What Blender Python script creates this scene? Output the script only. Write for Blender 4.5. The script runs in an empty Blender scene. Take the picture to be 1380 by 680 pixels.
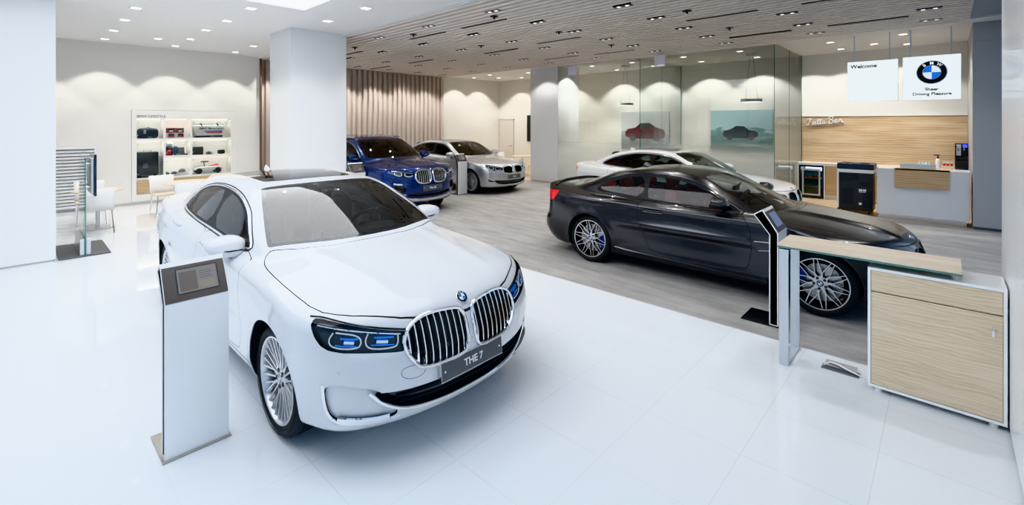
import bpy, bmesh, math, random
import numpy as np
from mathutils import Vector, Matrix
random.seed(7)
COL = bpy.context.scene.collection
PI = math.pi

# ------------------------------------------------------------------ materials
MATS = {}
def mat(name, color=(.8, .8, .8), rough=.5, metal=0., coat=0., coat_rough=.03, emit=None, estr=1., ior=1.5, spec=.5, alpha=1., trans=0., build=None):
    if name in MATS: return MATS[name]
    m = bpy.data.materials.new(name); m.use_nodes = True
    nt = m.node_tree; b = nt.nodes['Principled BSDF']
    b.inputs['Base Color'].default_value = (*color, 1)
    b.inputs['Roughness'].default_value = rough
    b.inputs['Metallic'].default_value = metal
    b.inputs['Coat Weight'].default_value = coat
    b.inputs['Coat Roughness'].default_value = coat_rough
    b.inputs['IOR'].default_value = ior
    b.inputs['Specular IOR Level'].default_value = spec
    b.inputs['Transmission Weight'].default_value = trans
    if emit is not None:
        b.inputs['Emission Color'].default_value = (*emit, 1)
        b.inputs['Emission Strength'].default_value = estr
    if build: build(nt, b)
    MATS[name] = m
    return m

def glass_mat(name, tint=(.9, .95, .93), ior=1.5, gloss=(1, 1, 1)):
    """clear sheet glass: a fresnel mix of see-through and mirror"""
    if name in MATS: return MATS[name]
    m = bpy.data.materials.new(name); m.use_nodes = True
    nt = m.node_tree; nt.nodes.clear()
    out = nt.nodes.new('ShaderNodeOutputMaterial'); mix = nt.nodes.new('ShaderNodeMixShader')
    t = nt.nodes.new('ShaderNodeBsdfTransparent'); t.inputs[0].default_value = (*tint, 1)
    g = nt.nodes.new('ShaderNodeBsdfGlossy'); g.inputs['Roughness'].default_value = 0.0; g.inputs[0].default_value = (*gloss, 1)
    f = nt.nodes.new('ShaderNodeFresnel'); f.inputs[0].default_value = ior
    nt.links.new(f.outputs[0], mix.inputs[0]); nt.links.new(t.outputs[0], mix.inputs[1]); nt.links.new(g.outputs[0], mix.inputs[2])
    nt.links.new(mix.outputs[0], out.inputs[0])
    MATS[name] = m
    return m

def N(nt, kind, **kw):
    n = nt.nodes.new(kind)
    for k, v in kw.items():
        if k in ('inp',):
            for kk, vv in v.items(): n.inputs[kk].default_value = vv
        else: setattr(n, k, v)
    return n
def ramp(nt, fac, stops):
    r = nt.nodes.new('ShaderNodeValToRGB')
    el = r.color_ramp.elements
    while len(el) < len(stops): el.new(.5)
    for e, (p, c) in zip(el, stops): e.position = p; e.color = (*c, 1)
    nt.links.new(fac, r.inputs[0]); return r.outputs[0]

def wood_build(base, dark, scale=(1, 1, 1), axis='x'):
    """long flat-sawn grain running along local x (or y)"""
    def f(nt, b):
        tc = N(nt, 'ShaderNodeTexCoord'); mp = N(nt, 'ShaderNodeMapping')
        mp.inputs['Scale'].default_value = scale
        nt.links.new(tc.outputs['Object'], mp.inputs[0])
        n1 = N(nt, 'ShaderNodeTexNoise', inp={'Scale': 1.0, 'Detail': 3.0, 'Roughness': .55})
        nt.links.new(mp.outputs[0], n1.inputs['Vector'])
        mu = N(nt, 'ShaderNodeMath', operation='MULTIPLY'); mu.inputs[1].default_value = 16.0
        nt.links.new(n1.outputs['Fac'], mu.inputs[0])
        fr = N(nt, 'ShaderNodeMath', operation='SINE'); nt.links.new(mu.outputs[0], fr.inputs[0])
        n2 = N(nt, 'ShaderNodeTexNoise', inp={'Scale': 14.0, 'Detail': 4.0})
        nt.links.new(mp.outputs[0], n2.inputs['Vector'])
        ad = N(nt, 'ShaderNodeMath', operation='MULTIPLY_ADD'); ad.inputs[1].default_value = .32
        nt.links.new(fr.outputs[0], ad.inputs[0]); nt.links.new(n2.outputs['Fac'], ad.inputs[2])
        c = ramp(nt, ad.outputs[0], [(.25, base), (.62, tuple(.55*a+.45*d for a, d in zip(base, dark))), (.95, dark)])
        nt.links.new(c, b.inputs['Base Color'])
    return f

def veneer_build(base, dark, light, per=.035, axis='Z', streak=.22, dist=9.):
    """flat-cut veneer: flame-shaped growth lines along the board, with pale flecks in rows"""
    def f(nt, b):
        tc = N(nt, 'ShaderNodeTexCoord'); mp = N(nt, 'ShaderNodeMapping')
        mp.inputs['Scale'].default_value = (streak, streak, 1.) if axis == 'Z' else (1., streak, 1.)
        nt.links.new(tc.outputs['Object'], mp.inputs[0])
        wv = N(nt, 'ShaderNodeTexWave', wave_type='BANDS', bands_direction=axis, inp={'Scale': .314/per, 'Distortion': dist, 'Detail': 3.0, 'Detail Scale': 1.1, 'Detail Roughness': .55})
        nt.links.new(mp.outputs[0], wv.inputs['Vector'])
        m2 = N(nt, 'ShaderNodeMapping'); m2.inputs['Scale'].default_value = (1.6, 1.6, 55.) if axis == 'Z' else (55., 1.6, 1.)
        nt.links.new(tc.outputs['Object'], m2.inputs[0])
        n2 = N(nt, 'ShaderNodeTexNoise', inp={'Scale': 1.0, 'Detail': 4.0, 'Roughness': .6}); nt.links.new(m2.outputs[0], n2.inputs['Vector'])
        m3 = N(nt, 'ShaderNodeMapping'); m3.inputs['Scale'].default_value = (.9, .9, 7.) if axis == 'Z' else (7., .9, 1.)
        nt.links.new(tc.outputs['Object'], m3.inputs[0])
        n3 = N(nt, 'ShaderNodeTexNoise', inp={'Scale': 1.0, 'Detail': 1.0}); nt.links.new(m3.outputs[0], n3.inputs['Vector'])
        c1 = ramp(nt, wv.outputs['Fac'], [(.15, base), (.75, tuple(.6*a+.4*d for a, d in zip(base, dark))), (1., dark)])
        mx = N(nt, 'ShaderNodeMix', data_type='RGBA', blend_type='MIX'); nt.links.new(ramp(nt, n3.outputs['Fac'], [(.48, (0, 0, 0)), (.72, (.7, .7, .7))]), mx.inputs[0])
        nt.links.new(c1, mx.inputs[6]); mx.inputs[7].default_value = (*light, 1)
        my = N(nt, 'ShaderNodeMix', data_type='RGBA', blend_type='MULTIPLY'); my.inputs[0].default_value = .55
        nt.links.new(mx.outputs[2], my.inputs[6]); nt.links.new(ramp(nt, n2.outputs['Fac'], [(.3, (.80, .78, .76)), (.6, (1, 1, 1))]), my.inputs[7])
        nt.links.new(my.outputs[2], b.inputs['Base Color'])
    return f

# ------------------------------------------------------------------ mesh building
class MB:
    def __init__(s): s.v = []; s.f = []; s.m = []
    def add(s, verts, faces, mi=0, M=None):
        o = len(s.v)
        for p in verts:
            p = Vector(p)
            if M is not None: p = M @ p
            s.v.append(tuple(p))
        for f in faces: s.f.append(tuple(i + o for i in f)); s.m.append(mi)
        return s
    def box(s, x0, x1, y0, y1, z0, z1, mi=0, M=None):
        v = [(x0, y0, z0), (x1, y0, z0), (x1, y1, z0), (x0, y1, z0), (x0, y0, z1), (x1, y0, z1), (x1, y1, z1), (x0, y1, z1)]
        return s.add(v, [(0, 3, 2, 1), (4, 5, 6, 7), (0, 1, 5, 4), (1, 2, 6, 5), (2, 3, 7, 6), (3, 0, 4, 7)], mi, M)
    def prism(s, poly, axis, a, b, mi=0, M=None):
        """extrude a 2d polygon along an axis; axis 'x': (y,z), 'y': (x,z), 'z': (x,y)"""
        n = len(poly)
        def pt(p, t): return {'x': (t, p[0], p[1]), 'y': (p[0], t, p[1]), 'z': (p[0], p[1], t)}[axis]
        v = [pt(p, a) for p in poly] + [pt(p, b) for p in poly]
        f = [tuple(range(n))[::-1], tuple(range(n, 2*n))] + [(i, (i+1) % n, n+(i+1) % n, n+i) for i in range(n)]
        return s.add(v, f, mi, M)
    def lathe(s, prof, n=32, mi=0, M=None, axis='z', cap=True):
        """prof: (r, h) list, spun round the axis"""
        v = []; f = []
        k = len(prof)
        for i in range(n):
            a = 2*PI*i/n
            for r, h in prof:
                c, d = r*math.cos(a), r*math.sin(a)
                v.append({'z': (c, d, h), 'y': (c, h, d), 'x': (h, c, d)}[axis])
        for i in range(n):
            j = (i+1) % n
            for q in range(k-1):
                f.append((i*k+q, j*k+q, j*k+q+1, i*k+q+1))
        if cap:
            f.append(tuple(i*k for i in range(n))[::-1]); f.append(tuple(i*k+k-1 for i in range(n)))
        return s.add(v, f, mi, M)
    def cyl(s, p0, p1, r, n=16, mi=0, r1=None):
        return s.tube([p0, p1], r, n, mi, radii=[r, r if r1 is None else r1])
    def tube(s, pts, r, n=8, mi=0, closed=False, radii=None, flat=None, up=None):
        P = [Vector(p) for p in pts]; m = len(P); v = []; f = []
        prev = None
        for i, p in enumerate(P):
            if closed: t = P[(i+1) % m] - P[i-1]
            else: t = P[min(i+1, m-1)] - P[max(i-1, 0)]
            if t.length < 1e-9: t = Vector((0, 0, 1))
            t.normalize()
            if up is not None: u = Vector(up[i]) if hasattr(up[0], '__len__') else Vector(up)
            elif prev is None: u = Vector((0, 0, 1)) if abs(t.z) < .9 else Vector((1, 0, 0))
            else: u = prev
            u = u - t*u.dot(t)
            if u.length < 1e-6: u = t.orthogonal()
            u.normalize(); prev = u; w = t.cross(u)
            rr = radii[i] if radii else r
            for k in range(n):
                a = 2*PI*k/n
                v.append(p + u*(math.cos(a)*rr*(flat or 1)) + w*(math.sin(a)*rr))
        for i in range(m if closed else m-1):
            j = (i+1) % m
            for k in range(n):
                l = (k+1) % n
                f.append((i*n+k, i*n+l, j*n+l, j*n+k))
        if not closed: f.append(tuple(range(n))[::-1]); f.append(tuple((m-1)*n+k for k in range(n)))
        return s.add(v, f, mi)
    def sell(s, c, r, e1=1., e2=1., nu=24, nv=14, mi=0, M=None, fn=None):
        """superellipsoid"""
        def sp(a, e): return math.copysign(abs(a)**e, a)
        v = []; f = []
        for j in range(nv+1):
            ph = -PI/2 + PI*j/nv
            for i in range(nu):
                th = 2*PI*i/nu
                p = [sp(math.cos(ph), e1)*sp(math.cos(th), e2), sp(math.cos(ph), e1)*sp(math.sin(th), e2), sp(math.sin(ph), e1)]
                if fn: p = fn(*p)
                v.append((c[0]+r[0]*p[0], c[1]+r[1]*p[1], c[2]+r[2]*p[2]))
        for j in range(nv):
            for i in range(nu):
                k = (i+1) % nu
                f.append((j*nu+i, j*nu+k, (j+1)*nu+k, (j+1)*nu+i))
        return s.add(v, f, mi, M)
    def text(s, body, size, M, depth=.002, mi=0, align='LEFT', bold=0.):
        cu = bpy.data.curves.new('t', 'FONT'); cu.body = body; cu.size = size; cu.extrude = depth; cu.align_x = align; cu.offset = bold
        cu.resolution_u = 3
        o = bpy.data.objects.new('t', cu); COL.objects.link(o)
        dg = bpy.context.evaluated_depsgraph_get(); dg.update()
        me = bpy.data.meshes.new_from_object(o.evaluated_get(dg))
        s.add([v.co for v in me.vertices], [tuple(p.vertices) for p in me.polygons], mi, M)
        bpy.data.objects.remove(o); bpy.data.curves.remove(cu); bpy.data.meshes.remove(me)
        return s
    def obj(s, name, mats, parent=None, bevel=0, seg=2, smooth=True, angle=35, M=None, weld=True, loc=None):
        me = bpy.data.meshes.new(name)
        me.from_pydata(s.v, [], s.f)
        if not isinstance(mats, (list, tuple)): mats = [mats]
        for m in mats: me.materials.append(m)
        me.polygons.foreach_set('material_index', s.m)
        bm = bmesh.new(); bm.from_mesh(me)
        if weld: bmesh.ops.remove_doubles(bm, verts=bm.verts, dist=1e-5)
        bmesh.ops.recalc_face_normals(bm, faces=bm.faces)
        if bevel:
            ed = [e for e in bm.edges if len(e.link_faces) == 2 and e.calc_face_angle(0) > .5]
            bmesh.ops.bevel(bm, geom=ed, offset=bevel, segments=seg, profile=.5, affect='EDGES', clamp_overlap=True)
        bm.to_mesh(me); bm.free()
        if smooth:
            me.polygons.foreach_set('use_smooth', [True]*len(me.polygons)); me.set_sharp_from_angle(angle=math.radians(angle))
        o = bpy.data.objects.new(name, me); COL.objects.link(o)
        if M is not None: o.matrix_basis = M
        if loc is not None: o.location = loc
        if parent is not None: o.parent = parent
        return o

def tag(o, label=None, cat=None, group=None, kind=None):
    if label: o['label'] = label
    if cat: o['category'] = cat
    if group: o['group'] = group
    if kind: o['kind'] = kind
    return o
def thing(name, label, cat, loc=(0, 0, 0), rz=0., group=None):
    o = bpy.data.objects.new(name, None); COL.objects.link(o)
    o.location = loc; o.rotation_euler = (0, 0, rz); o.empty_display_size = .1
    return tag(o, label, cat, group)
def struct(o): o['kind'] = 'structure'; return o
def dup(o, loc, rz=None, label=None, group=None):
    def cp(a, par):
        c = a.copy(); COL.objects.link(c)
        if par is not None: c.parent = par
        for ch in list(a.children): cp(ch, c)
        return c
    c = cp(o, None); c.location = loc
    if rz is not None: c.rotation_euler = (0, 0, rz)
    if label: c['label'] = label
    if group: c['group'] = group
    return c
def T(x=0, y=0, z=0): return Matrix.Translation((x, y, z))
def R(a, ax): return Matrix.Rotation(a, 4, ax)
# ------------------------------------------------------------------ car bodies
# A body is the zero surface of a distance-like function F: a tub (plan, side section, nose, tail, hood line) joined to a greenhouse.
def table(pts, sig=.03, step=.004):
    pts = sorted(pts); x = np.array([p[0] for p in pts], float); y = np.array([p[1] for p in pts], float)
    h = np.diff(x); d = np.diff(y)/h; m = np.zeros(len(x))
    for i in range(1, len(x)-1):
        if d[i-1]*d[i] > 0:
            w1, w2 = 2*h[i]+h[i-1], h[i]+2*h[i-1]; m[i] = (w1+w2)/(w1/d[i-1]+w2/d[i])
    m[0], m[-1] = d[0], d[-1]
    X = np.arange(x[0], x[-1]+step/2, step); k = np.clip(np.searchsorted(x, X, side='right')-1, 0, len(x)-2)
    t = (X-x[k])/h[k]
    Y = (2*t**3-3*t**2+1)*y[k]+(t**3-2*t**2+t)*h[k]*m[k]+(-2*t**3+3*t**2)*y[k+1]+(t**3-t**2)*h[k]*m[k+1]
    n = int(3*sig/step)
    if n > 1:
        g = np.exp(-.5*(np.arange(-n, n+1)*step/sig)**2); g /= g.sum()
        lo = Y[0]+(np.arange(-n, 0))*step*m[0]; hi = Y[-1]+(np.arange(1, n+1))*step*m[-1]
        Y = np.convolve(np.concatenate([lo, Y, hi]), g, 'valid')
    D = np.gradient(Y, step)
    def f(q): return np.interp(q, X, Y)
    f.d = lambda q: np.interp(q, X, D)
    return f
def smax(a, b, k):
    h = np.maximum(k-np.abs(a-b), 0)/k
    return np.maximum(a, b)+h*h*k*.25
def smin(a, b, k): return -smax(-a, -b, k)
def sstep(a, b, x):
    t = np.clip((x-a)/(b-a), 0, 1); return t*t*(3-2*t)

class Body:
    def __init__(s, c, res=1.):
        s.c = c
        top, gh, W, Wg, ins = table(c['tub']), table(c['gh'], .04), table(c['plan'], .05), table(c['ghplan'], .05), table(c['section'], .018)
        nose, tail = table(c['nose'], .02), table(c['tail'], .02)
        kf, pf, kr, pr = c.get('kf', .42), c.get('pf', 2.4), c.get('kr', .25), c.get('pr', 2.6)
        zb, t1, t2 = c['zb'], c['t1'], c['t2']; rc = c.get('rcrown', .13); kw, kb = c.get('kw', .45), c.get('kb', .35)
        xw, xb = c['xw'], c['xb']          # where the windshield / the rear window curvature fades in
        crown = table(c['crown'], .05)
        ex, ew = c.get('T_extra'), c.get('W_extra'); zbot = c.get('zbot', .2)
        arches = c['arches']; R0 = c['arch_r']; fl = c.get('flare', .012)
        def F(P):
            x, y, z = P[:, 0], P[:, 1], P[:, 2]; ay = np.abs(y)
            w = W(x)-ins(z)
            for ax in arches:
                r = np.hypot(x-ax, z-c['tyre_r']); w = w+fl*np.exp(-((r-R0)/.06)**2)*(z > .1)
            if ew: w = w+ew(x, z)
            a = ay-w
            Tt = top(x)-crown(x)*(ay/.9)**2.3
            if ex: Tt = Tt+ex(x, ay)
            b = (z-Tt)/np.sqrt(1+top.d(x)**2)
            f1 = (x-(nose(z)-kf*ay**pf))/np.sqrt(1+(kf*pf*ay**(pf-1))**2+nose.d(z)**2)
            f2 = ((tail(z)+kr*ay**pr)-x)/np.sqrt(1+(kr*pr*ay**(pr-1))**2+tail.d(z)**2)
            tub = smax(smax(a, f1, c.get('rf', .22)), f2, c.get('rr', .2))
            tub = smax(tub, b, c.get('rh', .07))
            tub = smax(tub, zbot-z, .06)
            dz = np.maximum(z-zb, -.3)
            g1 = (ay-(Wg(x)-t1*dz-t2*np.maximum(dz, 0)**2))/math.sqrt(1+t1*t1)
            xs = x+kw*ay*ay*sstep(xw-.45, xw, x)-kb*ay*ay*(1-sstep(xb, xb+.5, x))
            g2 = (z-(gh(xs)-rc*ay*ay))/np.sqrt(1+gh.d(xs)**2)
            g = smax(g1, g2, c.get('rg', .10))
            g = smax(smax(g, .6-z, .05), f2+.02, .1)
            return smin(tub, g, c.get('rb', .035))
        s.F = F
        # ray-cast skin: rays from a spine, fanned at nose and tail
        xa0, xa1 = c['xr']+.8, c['xf']-.7; za = c.get('za', .6)
        nf, nm, nr_ = int(95*res), int((xa1-xa0)/.019*res), int(60*res); nt = int(250*res)//2*2
        sp, al = [], []
        for i in range(nr_): sp.append(xa0); al.append(-PI/2*(1-(i+.15)/nr_))
        for i in range(nm): sp.append(xa0+(xa1-xa0)*i/nm); al.append(0)
        for i in range(nf): sp.append(xa1); al.append(PI/2*(i+.0)/nf)
        sp.append(xa1); al.append(PI/2*.997)
        sp, al = np.array(sp), np.array(al); th = 2*PI*(np.arange(nt)+.5)/nt
        # put more rays where the belt and hood edges are
        D = np.stack([np.sin(al)[:, None]*np.ones(nt), np.cos(al)[:, None]*np.cos(th)[None], np.cos(al)[:, None]*np.sin(th)[None]], -1).reshape(-1, 3)
        O = np.stack([np.repeat(sp, nt), np.zeros(len(sp)*nt), np.full(len(sp)*nt, za)], -1)
        lo, hi = np.zeros(len(O)), np.full(len(O), 2.6)
        for _ in range(26):
            m = (lo+hi)/2; i = F(O+D*m[:, None]) < 0
            lo = np.where(i, m, lo); hi = np.where(i, hi, m)
        s.V = O+D*((lo+hi)/2)[:, None]
        n = len(sp)
        I, J = np.meshgrid(np.arange(n-1), np.arange(nt), indexing='ij'); K = (J+1) % nt
        Q = np.stack([I*nt+K, (I+1)*nt+K, (I+1)*nt+J, I*nt+J], -1).reshape(-1, 4)
        s.piece = (Q, [tuple(range(nt))[::1], tuple((n-1)*nt+k for k in range(nt))[::-1]])
        s.parent = None
    def grad(s, P, e=.0025):
        g = np.stack([s.F(P+np.eye(3)[k]*e)-s.F(P-np.eye(3)[k]*e) for k in range(3)], -1)
        return g/np.maximum(np.linalg.norm(g, axis=1), 1e-9)[:, None]
    # ---- cutting: split a piece (quads, polygons) along the zero line of per-vertex values
    def cut(s, piece, fn):
        Q, P = piece
        vals = np.full(len(s.V), 9.); used = np.zeros(len(s.V), bool); used[Q.ravel()] = True
        for p in P: used[list(p)] = True
        idx = np.nonzero(used)[0]; vals[idx] = fn(s.V[idx])
        vals[np.abs(vals) < 1e-6] = 1e-6
        q = vals[Q] < 0; k = q.sum(1)
        Qi, Qo, Qx = Q[k == 4], Q[k == 0], Q[(k > 0) & (k < 4)]
        Pi, Po, new, cache = [], [], [], {}; base = len(s.V)
        def mid(a, b):
            key = (a, b) if a < b else (b, a)
            if key not in cache:
                t = vals[a]/(vals[a]-vals[b]); cache[key] = base+len(new); new.append(s.V[a]*(1-t)+s.V[b]*t)
            return cache[key]
        for p in [tuple(r) for r in Qx.tolist()]+P:
            sg = [vals[i] < 0 for i in p]
            if all(sg): Pi.append(p); continue
            if not any(sg): Po.append(p); continue
            todo = [p]
            if sum(sg[i] != sg[i-1] for i in range(len(p))) > 2: todo = [(p[0], p[i], p[i+1]) for i in range(1, len(p)-1)]
            for t in todo:
                A, B = [], []
                for i, a in enumerate(t):
                    b = t[(i+1) % len(t)]
                    (A if vals[a] < 0 else B).append(a)
                    if (vals[a] < 0) != (vals[b] < 0): m = mid(a, b); A.append(m); B.append(m)
                if len(A) > 2: Pi.append(tuple(A))
                if len(B) > 2: Po.append(tuple(B))
        if new: s.V = np.concatenate([s.V, np.array(new)])
        return (Qi, Pi), (Qo, Po)
    def take(s, fn):
        a, s.piece = s.cut(s.piece, fn); return a
    @staticmethod
    def join(*ps):
        return np.concatenate([p[0] for p in ps]), sum([p[1] for p in ps], [])
    @staticmethod
    def empty(p): return len(p[0]) == 0 and len(p[1]) == 0
    def mesh(s, piece, name, m, parent=None, off=0., skirt=0., loops_only=False, flip=False, zmin=None, mats=None):
        Q, P = piece
        if s.empty(piece): return None
        fs = [tuple(r) for r in Q.tolist()]+list(P)
        ids = np.unique(np.concatenate([Q.ravel()]+[np.array(p) for p in P]).astype(int)); mp = {int(i): k for k, i in enumerate(ids)}
        V = s.V[ids]; n = s.grad(V); V2 = V+n*off
        if zmin is not None: V2[:, 2] = np.maximum(V2[:, 2], zmin)
        F = [tuple(mp[i] for i in f) for f in fs]; nn = n; nfl = len(F)
        if skirt:
            cnt = {}
            for f in F:
                for i, a in enumerate(f):
                    b = f[(i+1) % len(f)]; k = (a, b) if a < b else (b, a)
                    cnt[k] = None if k in cnt else (a, b)
            o = len(V2); ext = {}; vv = []; 
            for e in cnt.values():
                if e is None: continue
                for a in e:
                    for lvl in (0, 1):
                        if (a, lvl) not in ext:
                            ext[(a, lvl)] = o+len(vv); vv.append(V2[a]+n[a]*(skirt if lvl else 0))
                a, b = e; F.append((ext[(b, 0)], ext[(a, 0)], ext[(a, 1)], ext[(b, 1)]))
            if vv: V2 = np.concatenate([V2, np.array(vv)])
        me = bpy.data.meshes.new(name); me.from_pydata(V2.tolist(), [], F)
        for mm in (mats or [m]): me.materials.append(mm)
        if mats: me.polygons.foreach_set('material_index', [0]*nfl+[1]*(len(F)-nfl))
        me.polygons.foreach_set('use_smooth', [True]*len(F))
        if not skirt:
            me.normals_split_custom_set_from_vertices(nn.tolist())
        else:
            ln = np.zeros((len(me.loops), 3)); li = 0
            for k, f in enumerate(F):
                for a in f:
                    if k < nfl: ln[li] = n[a]
                    li += 1
            me.normals_split_custom_set(ln.tolist())
        o = bpy.data.objects.new(name, me); COL.objects.link(o)
        o.parent = parent if parent is not None else s.parent
        return o
    # ---- points on the skin
    def _root(s, A, B):
        lo, hi = np.zeros(len(A)), np.ones(len(A))
        for _ in range(28):
            m = (lo+hi)/2; i = s.F(A+(B-A)*m[:, None]) < 0
            lo = np.where(i, m, lo); hi = np.where(i, hi, m)
        return A+(B-A)*((lo+hi)/2)[:, None]
    def side(s, xz, sg):
        q = np.array(xz, float); A = np.stack([q[:, 0], 0*q[:, 0], q[:, 1]], -1); B = A.copy(); B[:, 1] = 1.4*sg
        return s._root(A, B)
    def front(s, yz, end=1):
        q = np.array(yz, float); x0 = s.c['xf']-.8 if end > 0 else s.c['xr']+.6
        A = np.stack([0*q[:, 0]+x0, q[:, 0], q[:, 1]], -1); B = A.copy(); B[:, 0] = x0+1.6*end
        return s._root(A, B)
    def diag(s, sz, sg, end=1):
        """points given by s=(|y|-x) at the nose or (|y|+x) at the tail, and z"""
        q = np.array(sz, float); x0 = (s.c['xf']-.95) if end > 0 else (s.c['xr']+.9); n = len(q)
        # travel along (end, sg)/sqrt2 from a point with the right s
        y0 = q[:, 0]+x0*end
        A = np.stack([np.full(n, x0), y0, q[:, 1]], -1); 
        A = A-np.array([end, 1., 0])*0.0
        B = A+np.array([end, 1., 0])*1.6
        P = s._root(A, B); P[:, 1] *= sg
        return P
    def topz(s, xy):
        q = np.array(xy, float); A = np.stack([q[:, 0], q[:, 1], 0*q[:, 0]+.55], -1); B = A.copy(); B[:, 2] = 2.4
        return s._root(A, B)

def chaikin(p, n=2, closed=True):
    p = [np.array(a, float) for a in p]
    for _ in range(n):
        q = []
        m = len(p)
        for i in range(m if closed else m-1):
            a, b = p[i], p[(i+1) % m]; q += [a*.75+b*.25, a*.25+b*.75]
        p = q if closed else [p[0]]+q+[p[-1]]
    return np.array(p)
def resample(p, d, closed=True):
    p = np.array(p, float)
    if closed: p = np.concatenate([p, p[:1]])
    L = np.concatenate([[0], np.cumsum(np.linalg.norm(np.diff(p, axis=0), axis=1))]); n = max(4, int(L[-1]/d))
    t = np.linspace(0, L[-1], n+1); t = t[:-1] if closed else t
    return np.stack([np.interp(t, L, p[:, k]) for k in range(p.shape[1])], -1)
def sdf(q, poly):
    """signed distance of 2d points to a closed polygon, negative inside"""
    a = poly; b = np.roll(poly, -1, 0); out = np.full(len(q), 9.)
    lo, hi = poly.min(0)-.08, poly.max(0)+.08
    k = np.nonzero(((q > lo) & (q < hi)).all(1))[0]
    for c in range(0, len(k), 20000):
        kk = k[c:c+20000]; p = q[kk]
        d = np.full(len(p), 1e9); ins = np.zeros(len(p), bool)
        for i in range(len(a)):
            e = b[i]-a[i]; w = p-a[i]; t = np.clip((w@e)/max(e@e, 1e-12), 0, 1); r = w-t[:, None]*e
            d = np.minimum(d, (r*r).sum(1))
            c1 = (a[i][1] <= p[:, 1]) != (b[i][1] <= p[:, 1])
            with np.errstate(divide='ignore', invalid='ignore'):
                xi = a[i][0]+(p[:, 1]-a[i][1])/(b[i][1]-a[i][1])*e[0]
            ins ^= c1 & (p[:, 0] < xi)
        out[kk] = np.where(ins, -1, 1)*np.sqrt(d)
    return out
def reg(poly, proj, cond=None, grow=0., sm=2):
    """a cutting function: polygon seen from the side / front / top / at 45 degrees, limited to points that meet cond"""
    pl = chaikin(poly, sm) if sm else np.array(poly, float)
    def f(V):
        x, y, z = V.T
        q = {'side': lambda: (x, z), 'front': lambda: (y, z), 'top': lambda: (x, y), 'nose': lambda: (np.abs(y)-x, z), 'tail': lambda: (np.abs(y)+x, z), 'taby': lambda: (x, np.abs(y))}[proj]()
        r = sdf(np.stack(q, -1), pl)-grow
        if cond is not None: r = np.where(cond(x, y, z), r, 9.)
        return r
    f.poly = pl
    return f
def grown(f, g): return lambda V: f(V)-g
# ------------------------------------------------------------------ car materials and parts
def car_paint(name, col, metal, rough, coat, coat_rough=.02, flake=0.):
    def bld(nt, b):
        if flake:
            n = N(nt, 'ShaderNodeTexNoise', inp={'Scale': 900.0, 'Detail': 1.0})
            tc = N(nt, 'ShaderNodeTexCoord'); nt.links.new(tc.outputs['Object'], n.inputs['Vector'])
            c = ramp(nt, n.outputs['Fac'], [(.3, tuple(v*(1-flake) for v in col)), (.7, tuple(min(1, v*(1+flake)) for v in col))])
            nt.links.new(c, b.inputs['Base Color'])
    return mat(name, col, rough, metal, coat, coat_rough, build=bld)
M_BLACK = mat('gloss_black', (.008, .008, .01), .12, 0, .6)
M_TRIM = mat('black_trim', (.012, .012, .014), .4, spec=.3)
M_GAP = mat('panel_gap_dark', (.012, .012, .012), .8)
M_RUB = mat('tyre_rubber', (.02, .02, .021), .62)
M_CHROME = mat('chrome', (.82, .83, .85), .06, 1)
M_SATIN = mat('satin_silver', (.68, .69, .71), .25, 1)
M_ALLOY = mat('alloy_silver', (.62, .63, .65), .28, .9, .4)
M_DISC = mat('brake_disc_steel', (.55, .55, .56), .35, 1)
M_LINER = mat('arch_liner', (.012, .012, .012), .9)
M_GLASS = glass_mat('car_glass', (.42, .47, .46), 1.5)
M_WSGLASS = glass_mat('windshield_glass', (.62, .66, .64), 1.8)
M_ROOFGLASS = mat('dark_roof_glass', (.012, .012, .013), .03, 0, .0)
M_LENS = glass_mat('lamp_lens', (.95, .97, .98), 1.32)
M_LAMP = mat('lamp_white', (.9, .93, .97), .2, 0, .5, emit=(.85, .93, 1), estr=.25)
M_LAMPDK = mat('lamp_housing_dark', (.05, .055, .065), .25, .4)
M_LBLUE = mat('lamp_blue', (.03, .20, .75), .2, .2, .6, emit=(.02, .2, .8), estr=.5)
M_RED = mat('tail_red', (.55, .005, .01), .12, 0, .8, emit=(.8, .02, .02), estr=.15)
M_CABIN = mat('cabin_dark', (.022, .021, .021), .65)
M_WHITE = mat('emblem_white', (.85, .86, .88), .25, 0, .4)
M_BLUE = mat('emblem_blue', (.02, .19, .66), .25, 0, .4)
M_PLATE = mat('plate_grey', (.10, .105, .115), .35)
M_PLTXT = mat('plate_lettering', (.85, .86, .88), .4)
M_MIRR = mat('mirror_glass', (.75, .78, .8), .02, 1)
M_SEATS = {'dark': mat('seat_dark', (.035, .032, .03), .55), 'red': mat('seat_red', (.50, .035, .025), .5), 'brown': mat('seat_brown', (.16, .05, .022), .5), 'beige': mat('seat_beige', (.35, .29, .23), .5)}

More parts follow.
